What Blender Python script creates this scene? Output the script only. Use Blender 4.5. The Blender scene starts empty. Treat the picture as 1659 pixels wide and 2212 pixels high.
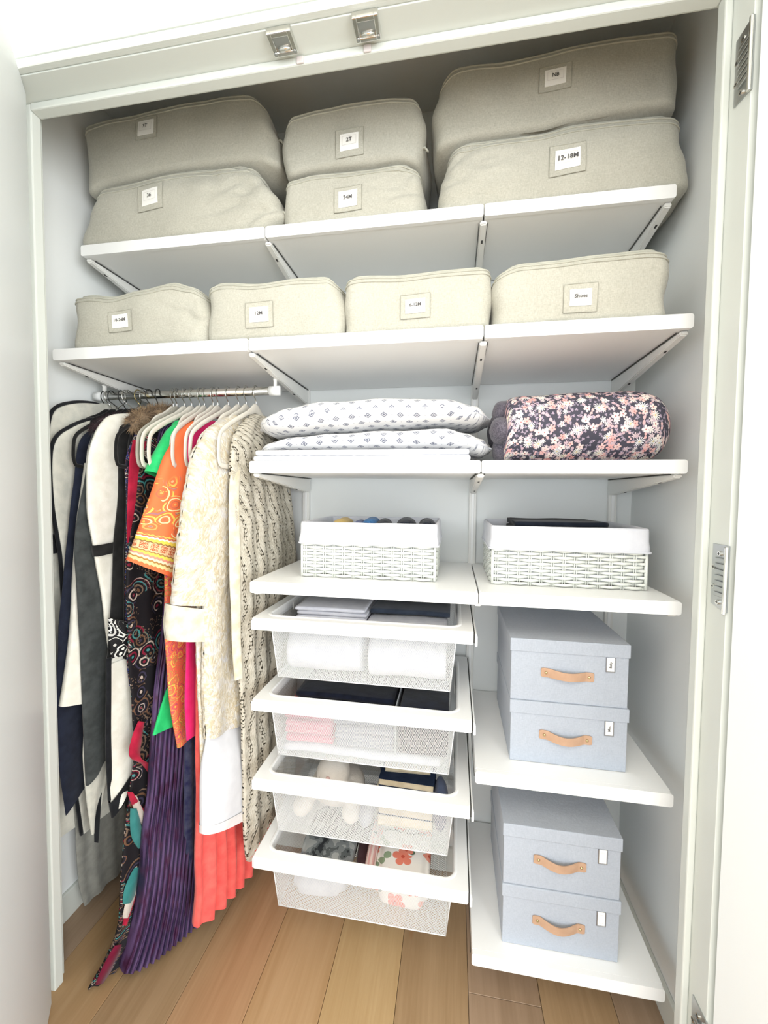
import bpy, bmesh, math, random
from math import sin, cos, pi, sqrt
from mathutils import Vector, Matrix, noise
random.seed(7)
scene = bpy.context.scene
col = scene.collection

# ------------------------------------------------------------------ camera
cam_d = bpy.data.cameras.new('camera'); cam = bpy.data.objects.new('camera', cam_d); col.objects.link(cam)
YAW, PITCH, ROLL, FOC = 0.1673, 0.0454, 0.0098, 895.84
fwd = Vector((-sin(YAW)*cos(PITCH), cos(YAW)*cos(PITCH), -sin(PITCH)))
rgt = Vector((cos(YAW), sin(YAW), 0)); up = rgt.cross(fwd)
r2 = rgt*cos(ROLL)+up*sin(ROLL); u2 = up*cos(ROLL)-rgt*sin(ROLL)
M = Matrix((r2, u2, -fwd)).transposed().to_4x4(); M.translation = Vector((0.546, -1.4935, 1.3856))
cam.matrix_world = M
cam_d.sensor_fit = 'VERTICAL'; cam_d.sensor_height = 24.0; cam_d.lens = 24.0*FOC/2212; cam_d.clip_start = 0.02
scene.camera = cam
# ------------------------------------------------------------------ world and lights
w = bpy.data.worlds.new('world'); scene.world = w; w.use_nodes = True
bg = w.node_tree.nodes['Background']; bg.inputs[0].default_value = (0.93, 0.97, 1.0, 1); bg.inputs[1].default_value = 1.6
def area(name, loc, target, size, energy, color):
    d = bpy.data.lights.new(name, 'AREA'); d.shape = 'RECTANGLE'; d.size, d.size_y = size; d.energy = energy; d.color = color
    o = bpy.data.objects.new(name, d); o.location = loc
    o.rotation_euler = (Vector(target)-Vector(loc)).to_track_quat('-Z', 'Y').to_euler(); col.objects.link(o); return o
area('window_light', (0.1, -3.9, 1.3), (0.2, 0, 1.15), (2.8, 2.0), 14, (0.95, 0.98, 1.0))
area('side_fill_light', (2.5, -2.75, 1.45), (-.1, -.3, 1.25), (1.8, 2.0), 60, (0.97, 0.99, 1.0))  # unseen fill lamp, added to brighten the left wall and left door
area('ceiling_light', (0.3, -2.3, 2.66), (0.3, -2.3, 0), (1.0, 1.0), 14, (1.0, 0.93, 0.82))
scene.view_settings.view_transform = 'Standard'; scene.view_settings.look = 'None'
scene.view_settings.gamma = 1; scene.view_settings.use_curve_mapping = False
scene.view_settings.exposure = 0.66

# ------------------------------------------------------------------ node helpers
def lin(c):
    return tuple(((x/255)/12.92 if x/255 <= 0.04045 else ((x/255+0.055)/1.055)**2.4) for x in c[:3])+(1,)
class Mat:
    def __init__(s, name, rough=0.6, metal=0.0, color=(200, 200, 200), spec=0.3, sheen=0.0):
        s.m = bpy.data.materials.new(name); s.m.use_nodes = True; s.t = s.m.node_tree
        s.b = s.t.nodes['Principled BSDF']; s.b.inputs['Roughness'].default_value = rough
        s.b.inputs['Metallic'].default_value = metal; s.b.inputs['Base Color'].default_value = lin(color)
        s.b.inputs['Specular IOR Level'].default_value = spec
        if sheen: s.b.inputs['Sheen Weight'].default_value = sheen
        s.m.diffuse_color = lin(color)
    def n(s, t, **k):
        nd = s.t.nodes.new(t)
        for a, v in k.items(): setattr(nd, a, v)
        return nd
    def lk(s, a, b): s.t.links.new(a, b)
    def inp(s, sock, v):
        if isinstance(v, bpy.types.NodeSocket): s.lk(v, sock)
        elif isinstance(v, tuple) and sock.type == 'VECTOR': sock.default_value = v[:3]
        else: sock.default_value = v
    def math(s, op, a, b=0.0, c=None):
        nd = s.n('ShaderNodeMath', operation=op); s.inp(nd.inputs[0], a); s.inp(nd.inputs[1], b)
        if c is not None: s.inp(nd.inputs[2], c)
        return nd.outputs[0]
    def vm(s, op, a, b=(0, 0, 0)):
        nd = s.n('ShaderNodeVectorMath', operation=op); s.inp(nd.inputs[0], a); s.inp(nd.inputs[1], b); return nd.outputs[0]
    def mix(s, f, a, b):
        nd = s.n('ShaderNodeMix', data_type='RGBA'); s.inp(nd.inputs[0], f); s.inp(nd.inputs[6], a); s.inp(nd.inputs[7], b); return nd.outputs[2]
    def obj(s): return s.n('ShaderNodeTexCoord').outputs['Object']
    def uv(s): return s.n('ShaderNodeTexCoord').outputs['UV']
    def map(s, v, sc=(1, 1, 1), loc=(0, 0, 0), rot=(0, 0, 0)):
        nd = s.n('ShaderNodeMapping'); s.lk(v, nd.inputs[0]); nd.inputs[1].default_value = loc
        nd.inputs[2].default_value = rot; nd.inputs[3].default_value = sc; return nd.outputs[0]
    def noise(s, v, scale=5, detail=3, rough=0.5, dist=0.0):
        nd = s.n('ShaderNodeTexNoise'); s.lk(v, nd.inputs['Vector']); nd.inputs['Scale'].default_value = scale
        nd.inputs['Detail'].default_value = detail; nd.inputs['Roughness'].default_value = rough
        nd.inputs['Distortion'].default_value = dist; return nd.outputs[0]
    def vor(s, v, scale=5, rnd=1.0, feat='F1', dim='2D'):
        nd = s.n('ShaderNodeTexVoronoi', feature=feat, voronoi_dimensions=dim); s.lk(v, nd.inputs['Vector'])
        nd.inputs['Scale'].default_value = scale; nd.inputs['Randomness'].default_value = rnd; return nd
    def ramp(s, f, stops, interp='LINEAR'):
        nd = s.n('ShaderNodeValToRGB'); cr = nd.color_ramp; cr.interpolation = interp
        while len(cr.elements) < len(stops): cr.elements.new(0.5)
        for e, (p, c) in zip(cr.elements, stops): e.position = p; e.color = lin(c)
        s.inp(nd.inputs[0], f); return nd.outputs[0]
    def bump(s, h, strength=0.3, dist=0.002):
        nd = s.n('ShaderNodeBump'); nd.inputs['Strength'].default_value = strength; nd.inputs['Distance'].default_value = dist
        s.lk(h, nd.inputs['Height']); s.lk(nd.outputs[0], s.b.inputs['Normal'])
    def col(s, c): s.inp(s.b.inputs['Base Color'], c)
    def sep(s, v):
        nd = s.n('ShaderNodeSeparateXYZ'); s.lk(v, nd.inputs[0]); return nd.outputs
    def comb(s, x, y, z=0.0):
        nd = s.n('ShaderNodeCombineXYZ'); s.inp(nd.inputs[0], x); s.inp(nd.inputs[1], y); s.inp(nd.inputs[2], z); return nd.outputs[0]
    def step(s, a, lo, hi):   # smooth 0..1
        nd = s.n('ShaderNodeMapRange'); s.inp(nd.inputs[0], a); nd.inputs[1].default_value = lo; nd.inputs[2].default_value = hi; return nd.outputs[0]

def paint(name, c, rough=0.5, spec=0.3):
    m = Mat(name, rough=rough, color=c, spec=spec); v = m.obj()
    m.bump(m.noise(v, 220, 2), 0.05, 0.0006); return m.m
def cloth(name, c, rough=0.85, weave=900, var=10, c2=None, sheen=0.15, wr=0.35):
    m = Mat(name, rough=rough, color=c, spec=0.15, sheen=sheen); v = m.obj()
    n = m.noise(v, 35, 4); c2 = c2 or tuple(max(0, x-var) for x in c)
    m.col(m.mix(m.step(n, .35, .65), lin(c2), lin(c)))
    m.bump(m.math('ADD', m.math('MULTIPLY', m.noise(v, weave, 1), .25), m.noise(v, 30, 4)), wr, 0.004); return m.m
def metal(name, c, rough=0.15):
    return Mat(name, rough=rough, metal=1.0, color=c).m

def linen(name, c, c2):
    m = Mat(name, rough=0.9, color=c, spec=0.1, sheen=0.2); v = m.obj()
    a = m.noise(m.map(v, (1, 1, .22)), 620, 2); b = m.noise(m.map(v, (.25, .25, 1)), 620, 2); big = m.noise(v, 9, 3)
    f = m.math('ADD', m.math('MULTIPLY', m.math('ADD', a, b), .5), m.math('MULTIPLY', m.math('SUBTRACT', big, .5), .25))
    m.col(m.mix(m.step(f, .30, .70), lin(c2), lin(c)))
    m.bump(m.math('ADD', m.math('MULTIPLY', m.math('ADD', a, b), .35), m.math('MULTIPLY', m.noise(v, 22, 3), 1.4)), .3, 0.003); return m.m

def flower_layer(m, uv, base, scale, off, n, R, p, colA, colB, cen=None, rnd=.85, keep=1.0, inner=.3):
    sv = m.vm('ADD', m.vm('MULTIPLY', uv, (scale, scale, 0)), (off, off*1.7, 0))
    vo = m.vor(sv, 1.0, rnd); d = m.sep(m.vm('SUBTRACT', sv, vo.outputs['Position']))
    cr = m.n('ShaderNodeSeparateColor'); m.lk(vo.outputs['Color'], cr.inputs[0])
    r = vo.outputs['Distance']
    th = m.math('ADD', m.math('ARCTAN2', d[1], d[0]), m.math('MULTIPLY', cr.outputs[0], 6.28))
    pet = m.math('POWER', m.math('ABSOLUTE', m.math('COSINE', m.math('MULTIPLY', th, n/2))), p)
    size = m.math('ADD', m.math('MULTIPLY', cr.outputs[1], R*.45), R*.75)
    lim = m.math('MULTIPLY', size, m.math('ADD', m.math('MULTIPLY', pet, 1-inner), inner))
    mask = m.math('MULTIPLY', m.step(m.math('SUBTRACT', lim, r), 0, .03), m.math('LESS_THAN', cr.outputs[2], keep))
    c = m.mix(m.step(cr.outputs[2], .2*keep, .8*keep), lin(colA), lin(colB))
    if cen: c = m.mix(m.math('LESS_THAN', r, R*.2), c, lin(cen))
    return m.mix(mask, base, c)

# ------------------------------------------------------------------ materials
M_wall = paint('wall_paint', (238, 241, 240), .7)
M_wallf = paint('wall_front_paint', (240, 238, 230), .7)
M_trim = paint('trim_paint', (212, 216, 210), .4)
M_door = paint('door_paint', (232, 236, 236), .4)
M_shelf = paint('shelf_white', (248, 249, 248), .35, .4)
M_brk = paint('bracket_white', (238, 238, 234), .4)
M_slot = Mat('slot_dark', color=(70, 70, 68), rough=.8).m
M_linen = linen('linen_bin', (198, 196, 184), (172, 170, 157))
M_pipe = cloth('linen_piping', (190, 189, 176), wr=.1)
M_seam = cloth('linen_seam', (174, 173, 160), wr=.1)
M_card = Mat('paper_card', color=(250, 249, 244), rough=.7).m
M_ink = Mat('ink_grey', color=(84, 82, 82), rough=.8).m
M_inkl = Mat('ink_light', color=(205, 200, 198), rough=.8).m
M_chrome = metal('chrome', (222, 222, 218), .16)
M_chromeb = metal('brushed_steel', (185, 188, 188), .32)
M_wire = metal('hook_wire', (200, 200, 196), .2)
M_blackwire = Mat('black_wire', color=(50, 50, 48), rough=.4).m
M_hang = cloth('hanger_velvet', (218, 213, 202), weave=1500, wr=.08, var=6)
M_hangb = cloth('hanger_velvet_black', (30, 30, 30), wr=.08)
M_mesh = Mat('drawer_mesh', color=(222, 224, 224), rough=.45).m
M_wick = paint('wicker_white', (228, 231, 224), .45)
M_liner = cloth('liner_white', (222, 224, 231), wr=.3, var=6)
M_gbox = linen('box_linen', (180, 187, 197), (166, 173, 184))
M_leather = cloth('leather_tan', (192, 158, 132), rough=.6, wr=.15, sheen=0)
M_brass = metal('rivet_brass', (200, 185, 140), .3)
M_frame = metal('label_metal', (170, 172, 176), .35)

def wood(i, a, b):
    m = Mat('oak_plank_%s' % i, rough=.42, color=a, spec=.35); v = m.map(m.obj(), (1, .07, 1), loc=(i*3.1, i*1.7, 0))
    w1 = m.noise(v, 14, 5, .6, 1.2); w2 = m.noise(m.map(m.obj(), (1, .03, 1), loc=(i, 0, 0)), 130, 3, .6)
    f = m.math('ADD', m.math('MULTIPLY', w1, .7), m.math('MULTIPLY', w2, .3))
    kn = m.vor(m.map(m.obj(), (1, .35, 1), loc=(i*.37, i*.53, 0)), 3.1)
    k = m.step(kn.outputs['Distance'], .004, .03)
    c = m.mix(m.step(f, .36, .64), lin(b), lin(a)); c = m.mix(k, lin((158, 122, 84)), c)
    m.col(c); m.bump(w2, .08, .001); return m.m
WOODS = [wood(0, (185, 153, 115), (171, 138, 98)), wood(1, (192, 164, 122), (178, 148, 105)), wood(2, (176, 148, 114), (158, 130, 96)),
         wood(3, (183, 148, 112), (165, 129, 93)), wood(4, (171, 146, 122), (153, 129, 105))]

# fabrics
m = Mat('floral_quilt', rough=.85, color=(80, 80, 90), spec=.1); uv = m.uv()
c = m.mix(m.noise(uv, 12), lin((66, 66, 76)), lin((88, 86, 98)))
c = flower_layer(m, uv, c, 110, 3.3, 3, .42, .8, (176, 160, 178), (150, 140, 156), keep=.75)
c = flower_layer(m, uv, c, 58, 9.1, 2, .5, 2.5, (226, 184, 182), (206, 178, 186), keep=.55, inner=.05)
c = flower_layer(m, uv, c, 60, 5.7, 6, .42, .8, (214, 188, 196), (232, 226, 222), keep=.42, inner=.1)
c = flower_layer(m, uv, c, 46, 1.2, 5, .42, .6, (238, 176, 172), (244, 234, 226), (190, 130, 130), keep=.6)
c = flower_layer(m, uv, c, 38, 7.9, 12, .44, 1.3, (244, 240, 228), (238, 238, 238), (222, 206, 160), keep=.3, inner=.1)
m.col(c); m.bump(m.noise(uv, 30, 3), .4, .006); M_floral = m.m
M_knit = linen('dark_knit', (124, 118, 128), (44, 44, 54))

m = Mat('pillow_print', rough=.85, color=(232, 232, 232), spec=.1, sheen=.1); uv = m.uv()
ru = m.map(uv, (1, 1, 1)); s_ = m.sep(m.vm('MULTIPLY', ru, (22.5, 35, 1)))
row = m.math('FLOOR', s_[1]); sh = m.math('MULTIPLY', m.math('MODULO', m.math('ADD', row, 100), 2.0), .5)
fx = m.math('ABSOLUTE', m.math('SUBTRACT', m.math('FRACT', m.math('ADD', s_[0], sh)), .5)); fy = m.math('ABSOLUTE', m.math('SUBTRACT', m.math('FRACT', s_[1]), .5))
dd = m.math('ADD', m.math('MULTIPLY', fx, 1.0), m.math('MULTIPLY', fy, .72))
dia = m.math('LESS_THAN', dd, .225); ring = m.math('GREATER_THAN', m.math('ABSOLUTE', m.math('SUBTRACT', dd, .12)), .022)
dot = m.math('LESS_THAN', m.math('ADD', m.math('ABSOLUTE', m.math('SUBTRACT', fx, .5)), fy), .05)
msk = m.math('MAXIMUM', m.math('MULTIPLY', dia, ring), m.math('MULTIPLY', dot, .6))
m.col(m.mix(msk, lin((231, 231, 231)), lin((118, 122, 138))))
m.bump(m.noise(m.obj(), 16, 4), .5, .008); M_pillow = m.m
m = Mat('damask_white', rough=.7, color=(236, 237, 242)); v = m.obj()
m.col(m.mix(m.step(m.vor(v, 60, 1, dim='3D').outputs['Distance'], .25, .5), lin((234, 234, 238)), lin((212, 214, 220)))); m.bump(m.noise(v, 40, 4), .4, .004); M_damask = m.m

def lace(name, a, b):
    m = Mat(name, rough=.9, color=a, spec=.1); uv = m.uv(); s = m.sep(uv)
    wob = m.math('MULTIPLY', m.math('SINE', m.math('MULTIPLY', s[1], 55)), .006)
    u = m.math('ADD', s[0], wob)
    vo = m.vor(m.comb(m.math('MULTIPLY', u, 190), m.math('MULTIPLY', s[1], 95)), 1.0, .55)
    band = m.math('ABSOLUTE', m.math('SINE', m.math('MULTIPLY', u, 95)))
    hole = m.math('MULTIPLY', m.math('GREATER_THAN', vo.outputs['Distance'], .47), m.math('LESS_THAN', band, .62))
    m.col(m.mix(m.step(m.noise(uv, 45, 4), .35, .65), lin(b), lin(a)))
    m.bump(m.math('ADD', m.math('SUBTRACT', 1.0, vo.outputs['Distance']), m.math('MULTIPLY', band, .4)), .45, .003)
    m.lk(m.math('SUBTRACT', 1.0, m.math('MULTIPLY', hole, 1.0)), m.b.inputs['Alpha']); return m.m
M_lace = lace('crochet_lace', (206, 200, 186), (184, 177, 161))
m = Mat('gold_brocade', rough=.5, color=(232, 222, 196), spec=.3, sheen=.2); v = m.uv()
n1 = m.noise(m.map(v, (1, .45, 1)), 75, 4, .6, 2.2); n2 = m.noise(v, 26, 3, .6, 1)
c = m.mix(m.step(n1, .42, .6), lin((204, 190, 160)), lin((228, 223, 211)))
m.col(m.mix(m.step(n2, .5, .72), c, lin((218, 217, 220)))); m.bump(n1, .7, .007); M_broc = m.m
M_cuff = cloth('brocade_cuff', (226, 222, 208), c2=(208, 198, 172), rough=.5, wr=.5)
M_satin = cloth('white_satin', (220, 221, 226), rough=.45, wr=.1, var=6)
M_coral = cloth('coral_chiffon', (240, 106, 98), c2=(228, 88, 84), rough=.7, wr=.15)
M_pink = cloth('magenta_cloth', (226, 40, 118), rough=.6, wr=.15)
M_green = cloth('green_cloth', (52, 208, 122), c2=(38, 190, 108), rough=.7, wr=.2)
M_dkblue = cloth('dark_blue_cloth', (42, 44, 84), c2=(80, 84, 110), wr=.6)
def paisley(name, base, cols, sc=28, bands=False, thr=.5):
    m = Mat(name, rough=.7, color=base, spec=.2); uv = m.uv()
    dis = m.vm('ADD', uv, m.vm('MULTIPLY', m.comb(m.noise(uv, 22, 2), m.noise(m.map(uv, loc=(3, 3, 0)), 22, 2)), (.02, .02, 0)))
    vo = m.vor(dis, sc, 1); rg = m.math('FRACT', m.math('MULTIPLY', vo.outputs['Distance'], 4.2))
    cr = m.n('ShaderNodeSeparateColor'); m.lk(vo.outputs['Color'], cr.inputs[0])
    k = len(cols); c1 = m.ramp(m.math('FRACT', m.math('ADD', cr.outputs[0], m.math('MULTIPLY', vo.outputs['Distance'], .8))), [(i/k, cc) for i, cc in enumerate(cols)], 'CONSTANT')
    msk = m.math('MULTIPLY', m.math('LESS_THAN', rg, .42), m.math('LESS_THAN', cr.outputs[1], thr))
    c = m.mix(msk, lin(base), c1)
    fine = m.vor(uv, sc*5, 1); c = m.mix(m.math('MULTIPLY', m.math('LESS_THAN', fine.outputs['Distance'], .2), m.math('GREATER_THAN', m.noise(uv, 9, 2), .53)), c, lin(cols[0]))
    if bands:
        s = m.sep(uv); vv = s[1]
        hi = m.step(m.math('ADD', vv, m.math('MULTIPLY', m.noise(uv, 14, 2), .12)), .30, .34)
        c = m.mix(hi, c, lin(base))
        zz = m.math('ADD', vv, m.math('MULTIPLY', m.math('PINGPONG', s[0], .006), .5))
        bd = m.ramp(m.math('MULTIPLY', zz, 8.0), [(0, (250, 118, 72)), (.1, (236, 212, 150)), (.17, (176, 130, 70)), (.21, (240, 224, 190)), (.26, (228, 150, 130)), (.31, (236, 216, 96)), (.37, (170, 130, 80)), (.40, (232, 196, 156)), (.60, (150, 110, 70)), (.63, (238, 214, 90)), (.70, (244, 236, 220)), (.74, (214, 120, 90)), (.78, (240, 220, 100))], 'CONSTANT')
        sq = m.math('MULTIPLY', m.math('LESS_THAN', m.math('PINGPONG', s[0], .012), .0095), m.math('MULTIPLY', m.math('GREATER_THAN', vv, .052), m.math('LESS_THAN', vv, .072)))
        bd = m.mix(m.math('MULTIPLY', sq, m.math('GREATER_THAN', m.noise(uv, 300, 2), .48)), bd, lin((196, 104, 66)))
        c = m.mix(m.math('LESS_THAN', zz, .1), c, bd)
    m.col(c); m.bump(m.noise(uv, 30, 3), .2, .004); return m.m
M_orange = paisley('orange_paisley', (240, 122, 74), [(236, 206, 96), (170, 120, 130), (232, 170, 100), (212, 110, 80), (240, 226, 170)], 27, True, .6)
M_orange2 = paisley('orange_print', (246, 120, 90), [(196, 150, 84), (236, 206, 96), (210, 90, 110), (232, 170, 100)], 34, False, .9)
M_blackf = paisley('black_paisley', (30, 28, 32), [(120, 100, 84), (70, 140, 140), (130, 34, 56), (196, 180, 168), (60, 56, 76), (110, 80, 60)], 22, False, .62)
M_robe = paisley('robe_print', (34, 32, 44), [(60, 76, 150), (150, 120, 90), (140, 40, 60), (200, 190, 180)], 60, False, .7)
M_red = cloth('red_velvet', (186, 36, 66), c2=(156, 26, 54), wr=.3)
m = Mat('purple_stripe', rough=.55, color=(70, 50, 96), spec=.4); uv = m.uv(); s = m.sep(uv)
st = m.math('SINE', m.math('MULTIPLY', m.math('ADD', s[0], m.math('MULTIPLY', s[1], .03)), 630))
c = m.mix(m.step(m.math('ADD', st, m.math('MULTIPLY', m.noise(uv, 300, 2), .8)), -.2, .9), lin((38, 27, 58)), lin((90, 68, 108)))
c = m.mix(m.step(m.noise(m.map(uv, (1, .3, 1)), 60, 2), .5, .68), c, lin((66, 28, 62)))
m.col(c); m.bump(st, .7, .003); M_purple = m.m
M_black = cloth('black_wool', (38, 38, 38), c2=(28, 28, 28), wr=.3)
M_char = cloth('charcoal_wool', (72, 76, 76), c2=(56, 60, 60), wr=.3)
M_navy = cloth('navy_wool', (34, 40, 56), c2=(26, 30, 44), wr=.3)
M_white = cloth('white_wool', (238, 236, 226), c2=(226, 224, 212), wr=.35)
M_bag = cloth('bag_white', (214, 212, 200), c2=(196, 196, 186), wr=.5)
M_gbag = cloth('bag_grey', (150, 150, 142), c2=(132, 132, 126), wr=.4)
M_trimb = cloth('black_trim', (30, 32, 36), wr=.1)
M_fur = cloth('brown_fur', (170, 146, 116), c2=(120, 98, 76), wr=.6)
M_furd = cloth('plum_fur', (70, 50, 54), c2=(44, 34, 38), wr=.6)

# ------------------------------------------------------------------ object helpers
ORG = {}
def thing(name, label, cat, loc=(0, 0, 0), group=None):
    o = bpy.data.objects.new(name, None); o.location = loc; col.objects.link(o); o.empty_display_size = .05
    o['label'] = label; o['category'] = cat; ORG[o.name] = Vector(loc)
    if group: o['group'] = group
    return o
def tag(o, label=None, cat=None, group=None, kind=None):
    if label: o['label'] = label
    if cat: o['category'] = cat
    if group: o['group'] = group
    if kind: o['kind'] = kind
    return o
def link(name, me, mat, parent=None, smooth=True):
    o = bpy.data.objects.new(name, me); col.objects.link(o)
    if isinstance(mat, (list, tuple)):
        for q in mat: me.materials.append(q)
    elif mat: me.materials.append(mat)
    if smooth: me.polygons.foreach_set('use_smooth', [True]*len(me.polygons))
    if parent is not None:
        org = ORG[parent.name]; me.transform(Matrix.Translation(-org)); o.parent = parent; ORG[o.name] = org
    else: ORG[o.name] = Vector((0, 0, 0))
    me.update(); return o
def mesh(name, vs, fs, mat, parent=None, smooth=True, uvs=None):
    me = bpy.data.meshes.new(name); me.from_pydata([tuple(v) for v in vs], [], fs)
    if uvs:
        l = me.uv_layers.new(name='UVMap'); vi = [0]*len(me.loops); me.loops.foreach_get('vertex_index', vi)
        fl = []
        for i in vi: fl += [uvs[i][0], uvs[i][1]]
        l.data.foreach_set('uv', fl)
    return link(name, me, mat, parent, smooth)
def center(o):
    "move a top-level mesh's origin to its base centre"
    me = o.data; xs = [v.co for v in me.vertices]
    c = Vector(((min(v.x for v in xs)+max(v.x for v in xs))/2, (min(v.y for v in xs)+max(v.y for v in xs))/2, min(v.z for v in xs)))
    me.transform(Matrix.Translation(-c)); o.location = c; ORG[o.name] = c.copy(); return o
def bmobj(name, bm, mat, parent=None, smooth=False):
    me = bpy.data.meshes.new(name); bm.to_mesh(me); bm.free(); return link(name, me, mat, parent, smooth)
def addbox(bm, lo, hi, bev=0.0, seg=2, rot=None, piv=None):
    r = bmesh.ops.create_cube(bm, size=1.0); vs = r['verts']
    for v in vs:
        v.co = Vector(((lo[i]+hi[i])/2+v.co[i]*(hi[i]-lo[i]) for i in range(3)))
    if rot is not None:
        p = Vector(piv if piv else [(lo[i]+hi[i])/2 for i in range(3)])
        for v in vs: v.co = rot @ (v.co-p)+p
    if bev > 0:
        es = list({e for v in vs for e in v.link_edges})
        bmesh.ops.bevel(bm, geom=es, offset=bev, segments=seg, affect='EDGES', profile=.5)
def box(name, lo, hi, mat, parent=None, bev=0.002, seg=2, rot=None, piv=None, smooth=None):
    bm = bmesh.new(); addbox(bm, lo, hi, bev, seg, rot, piv)
    o = bmobj(name, bm, mat, parent, False)
    return o
def prism(bm, pts, axis, a, b):
    "extrude a polygon (2D pts) along an axis from a to b"
    def mk(p, t):
        if axis == 'x': return (t, p[0], p[1])
        if axis == 'y': return (p[0], t, p[1])
        return (p[0], p[1], t)
    A = [bm.verts.new(mk(p, a)) for p in pts]; B = [bm.verts.new(mk(p, b)) for p in pts]
    bm.faces.new(A); bm.faces.new(B[::-1]); n = len(pts)
    for i in range(n): bm.faces.new((A[i], B[i], B[(i+1) % n], A[(i+1) % n]))
def tube_data(path, ra, rb=None, n=8, closed=False, upv=None):
    "sweep an ellipse along a path; ra along the side axis, rb along the up axis"
    rb = rb or ra; P = [Vector(p) for p in path]; vs = []; fs = []; N = len(P)
    refn = Vector(upv) if upv else None
    for i in range(N):
        a = P[(i-1) % N] if (closed or i > 0) else P[0]; b = P[(i+1) % N] if (closed or i < N-1) else P[-1]
        t = (b-a).normalized()
        if refn is None:
            refn = Vector((0, 0, 1)) if abs(t.z) < .9 else Vector((1, 0, 0))
        s = t.cross(refn)
        if s.length < 1e-4: s = t.orthogonal()
        s.normalize(); u = s.cross(t).normalized()
        if upv is None: refn = u
        k1 = ra[i] if isinstance(ra, list) else ra; k2 = rb[i] if isinstance(rb, list) else rb
        for j in range(n):
            an = 2*pi*j/n; vs.append(P[i]+s*(k1*cos(an))+u*(k2*sin(an)))
    for i in range(N if closed else N-1):
        for j in range(n):
            a = i*n+j; b = i*n+(j+1) % n; i2 = (i+1) % N; fs.append((a, b, i2*n+(j+1) % n, i2*n+j))
    if not closed: fs.append(tuple(range(n))[::-1]); fs.append(tuple((N-1)*n+j for j in range(n)))
    return vs, fs
def tube(name, path, ra, mat, parent=None, rb=None, n=8, closed=False, upv=None):
    vs, fs = tube_data(path, ra, rb, n, closed, upv); return mesh(name, vs, fs, mat, parent)
def cat(pts, t):
    "Catmull-Rom through a list of tuples, t in 0..1"
    n = len(pts)-1; x = min(max(t, 0), 1)*n; i = min(int(x), n-1); f = x-i
    p0 = pts[max(i-1, 0)]; p1 = pts[i]; p2 = pts[i+1]; p3 = pts[min(i+2, n)]
    return tuple(.5*((2*b)+(-a+c)*f+(2*a-5*b+4*c-d)*f*f+(-a+3*b-3*c+d)*f**3) for a, b, c, d in zip(p0, p1, p2, p3))
def smooth_path(pts, n=24, closed=False):
    if closed:
        P = [pts[-1]]+list(pts)+[pts[0], pts[1]]; m_ = len(pts); out = []
        for k in range(n):
            x = k/n*m_; i = int(x); f = x-i; a, b, c, d = P[i], P[i+1], P[i+2], P[(i+3) % len(P)] if i+3 < len(P) else P[2]
            out.append(tuple(.5*((2*q)+(-p+r)*f+(2*p-5*q+4*r-s)*f*f+(-p+3*q-3*r+s)*f**3) for p, q, r, s in zip(a, b, c, d)))
        return out
    return [cat(pts, i/(n-1)) for i in range(n)]
def interp(tab, x):
    if x <= tab[0][0]: return tab[0][1]
    for (a, p), (b, q) in zip(tab, tab[1:]):
        if x <= b:
            t = (x-a)/(b-a); t = t*t*(3-2*t); return p+(q-p)*t
    return tab[-1][1]
def ns(x, y, z, f): return noise.noise(Vector((x*f, y*f, z*f)))

# ------------------------------------------------------------------ setting
Y0, ZH = -.635, 2.352
XL, XR = -.672, 1.125
JL, JR = -.535, 1.048
def struct(name, lo, hi, mat, bev=0.0):
    return tag(center(box(name, lo, hi, mat, None, bev)), kind='structure')
fl = struct('floor', (-2.4, -4.2, -.06), (2.7, .02, -.012), M_slot)
ORG[fl.name] = fl.location.copy()
xs0 = .023-.195*12; rnd = random.Random(3)
tint = {11: 3, 12: 0, 13: 1, 14: 2, 15: 4, 16: 2, 17: 4}
k = 0
for c_ in range(26):
    x0 = xs0+.195*c_; y = .015; first = True
    while y > -4.2:
        L = rnd.uniform(.35, 1.5) if first else 1.6; first = False
        if c_ == 17-2: L = .39 if y > 0 else L
        y2 = max(y-L, -4.2); mi = WOODS[tint.get(c_, rnd.randrange(5)) if y > -.7 else rnd.randrange(5)]
        bm = bmesh.new(); addbox(bm, (x0+.0006, y2+.0006, -.012), (x0+.1944, y-.0006, 0), .0008, 1)
        bmobj('plank', bm, mi, fl); y = y2
struct('wall_back', (XL-.1, .0, 0), (XR+.1, .1, 2.75), M_wall)
struct('wall_left', (XL-.1, -.53, 0), (XL, 0, 2.75), M_wall)
struct('wall_right', (XR, -.53, 0), (XR+.1, 0, 2.75), M_wall)
struct('ceiling_1', (XL-.1, -.53, 2.7), (XR+.1, 0, 2.8), M_wall)
struct('ceiling_2', (-2.4, -4.2, 2.7), (2.7, Y0, 2.8), M_wallf)
# facade around the opening
struct('wall_front_1', (-2.4, Y0, 0), (JL-.02, -.53, 2.8), M_wallf)
struct('wall_front_2', (JR+.02, Y0, 0), (2.7, -.53, 2.8), M_wallf)
struct('wall_front_3', (JL-.02, Y0, ZH+.02), (JR+.02, -.53, 2.8), M_wallf)
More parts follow.
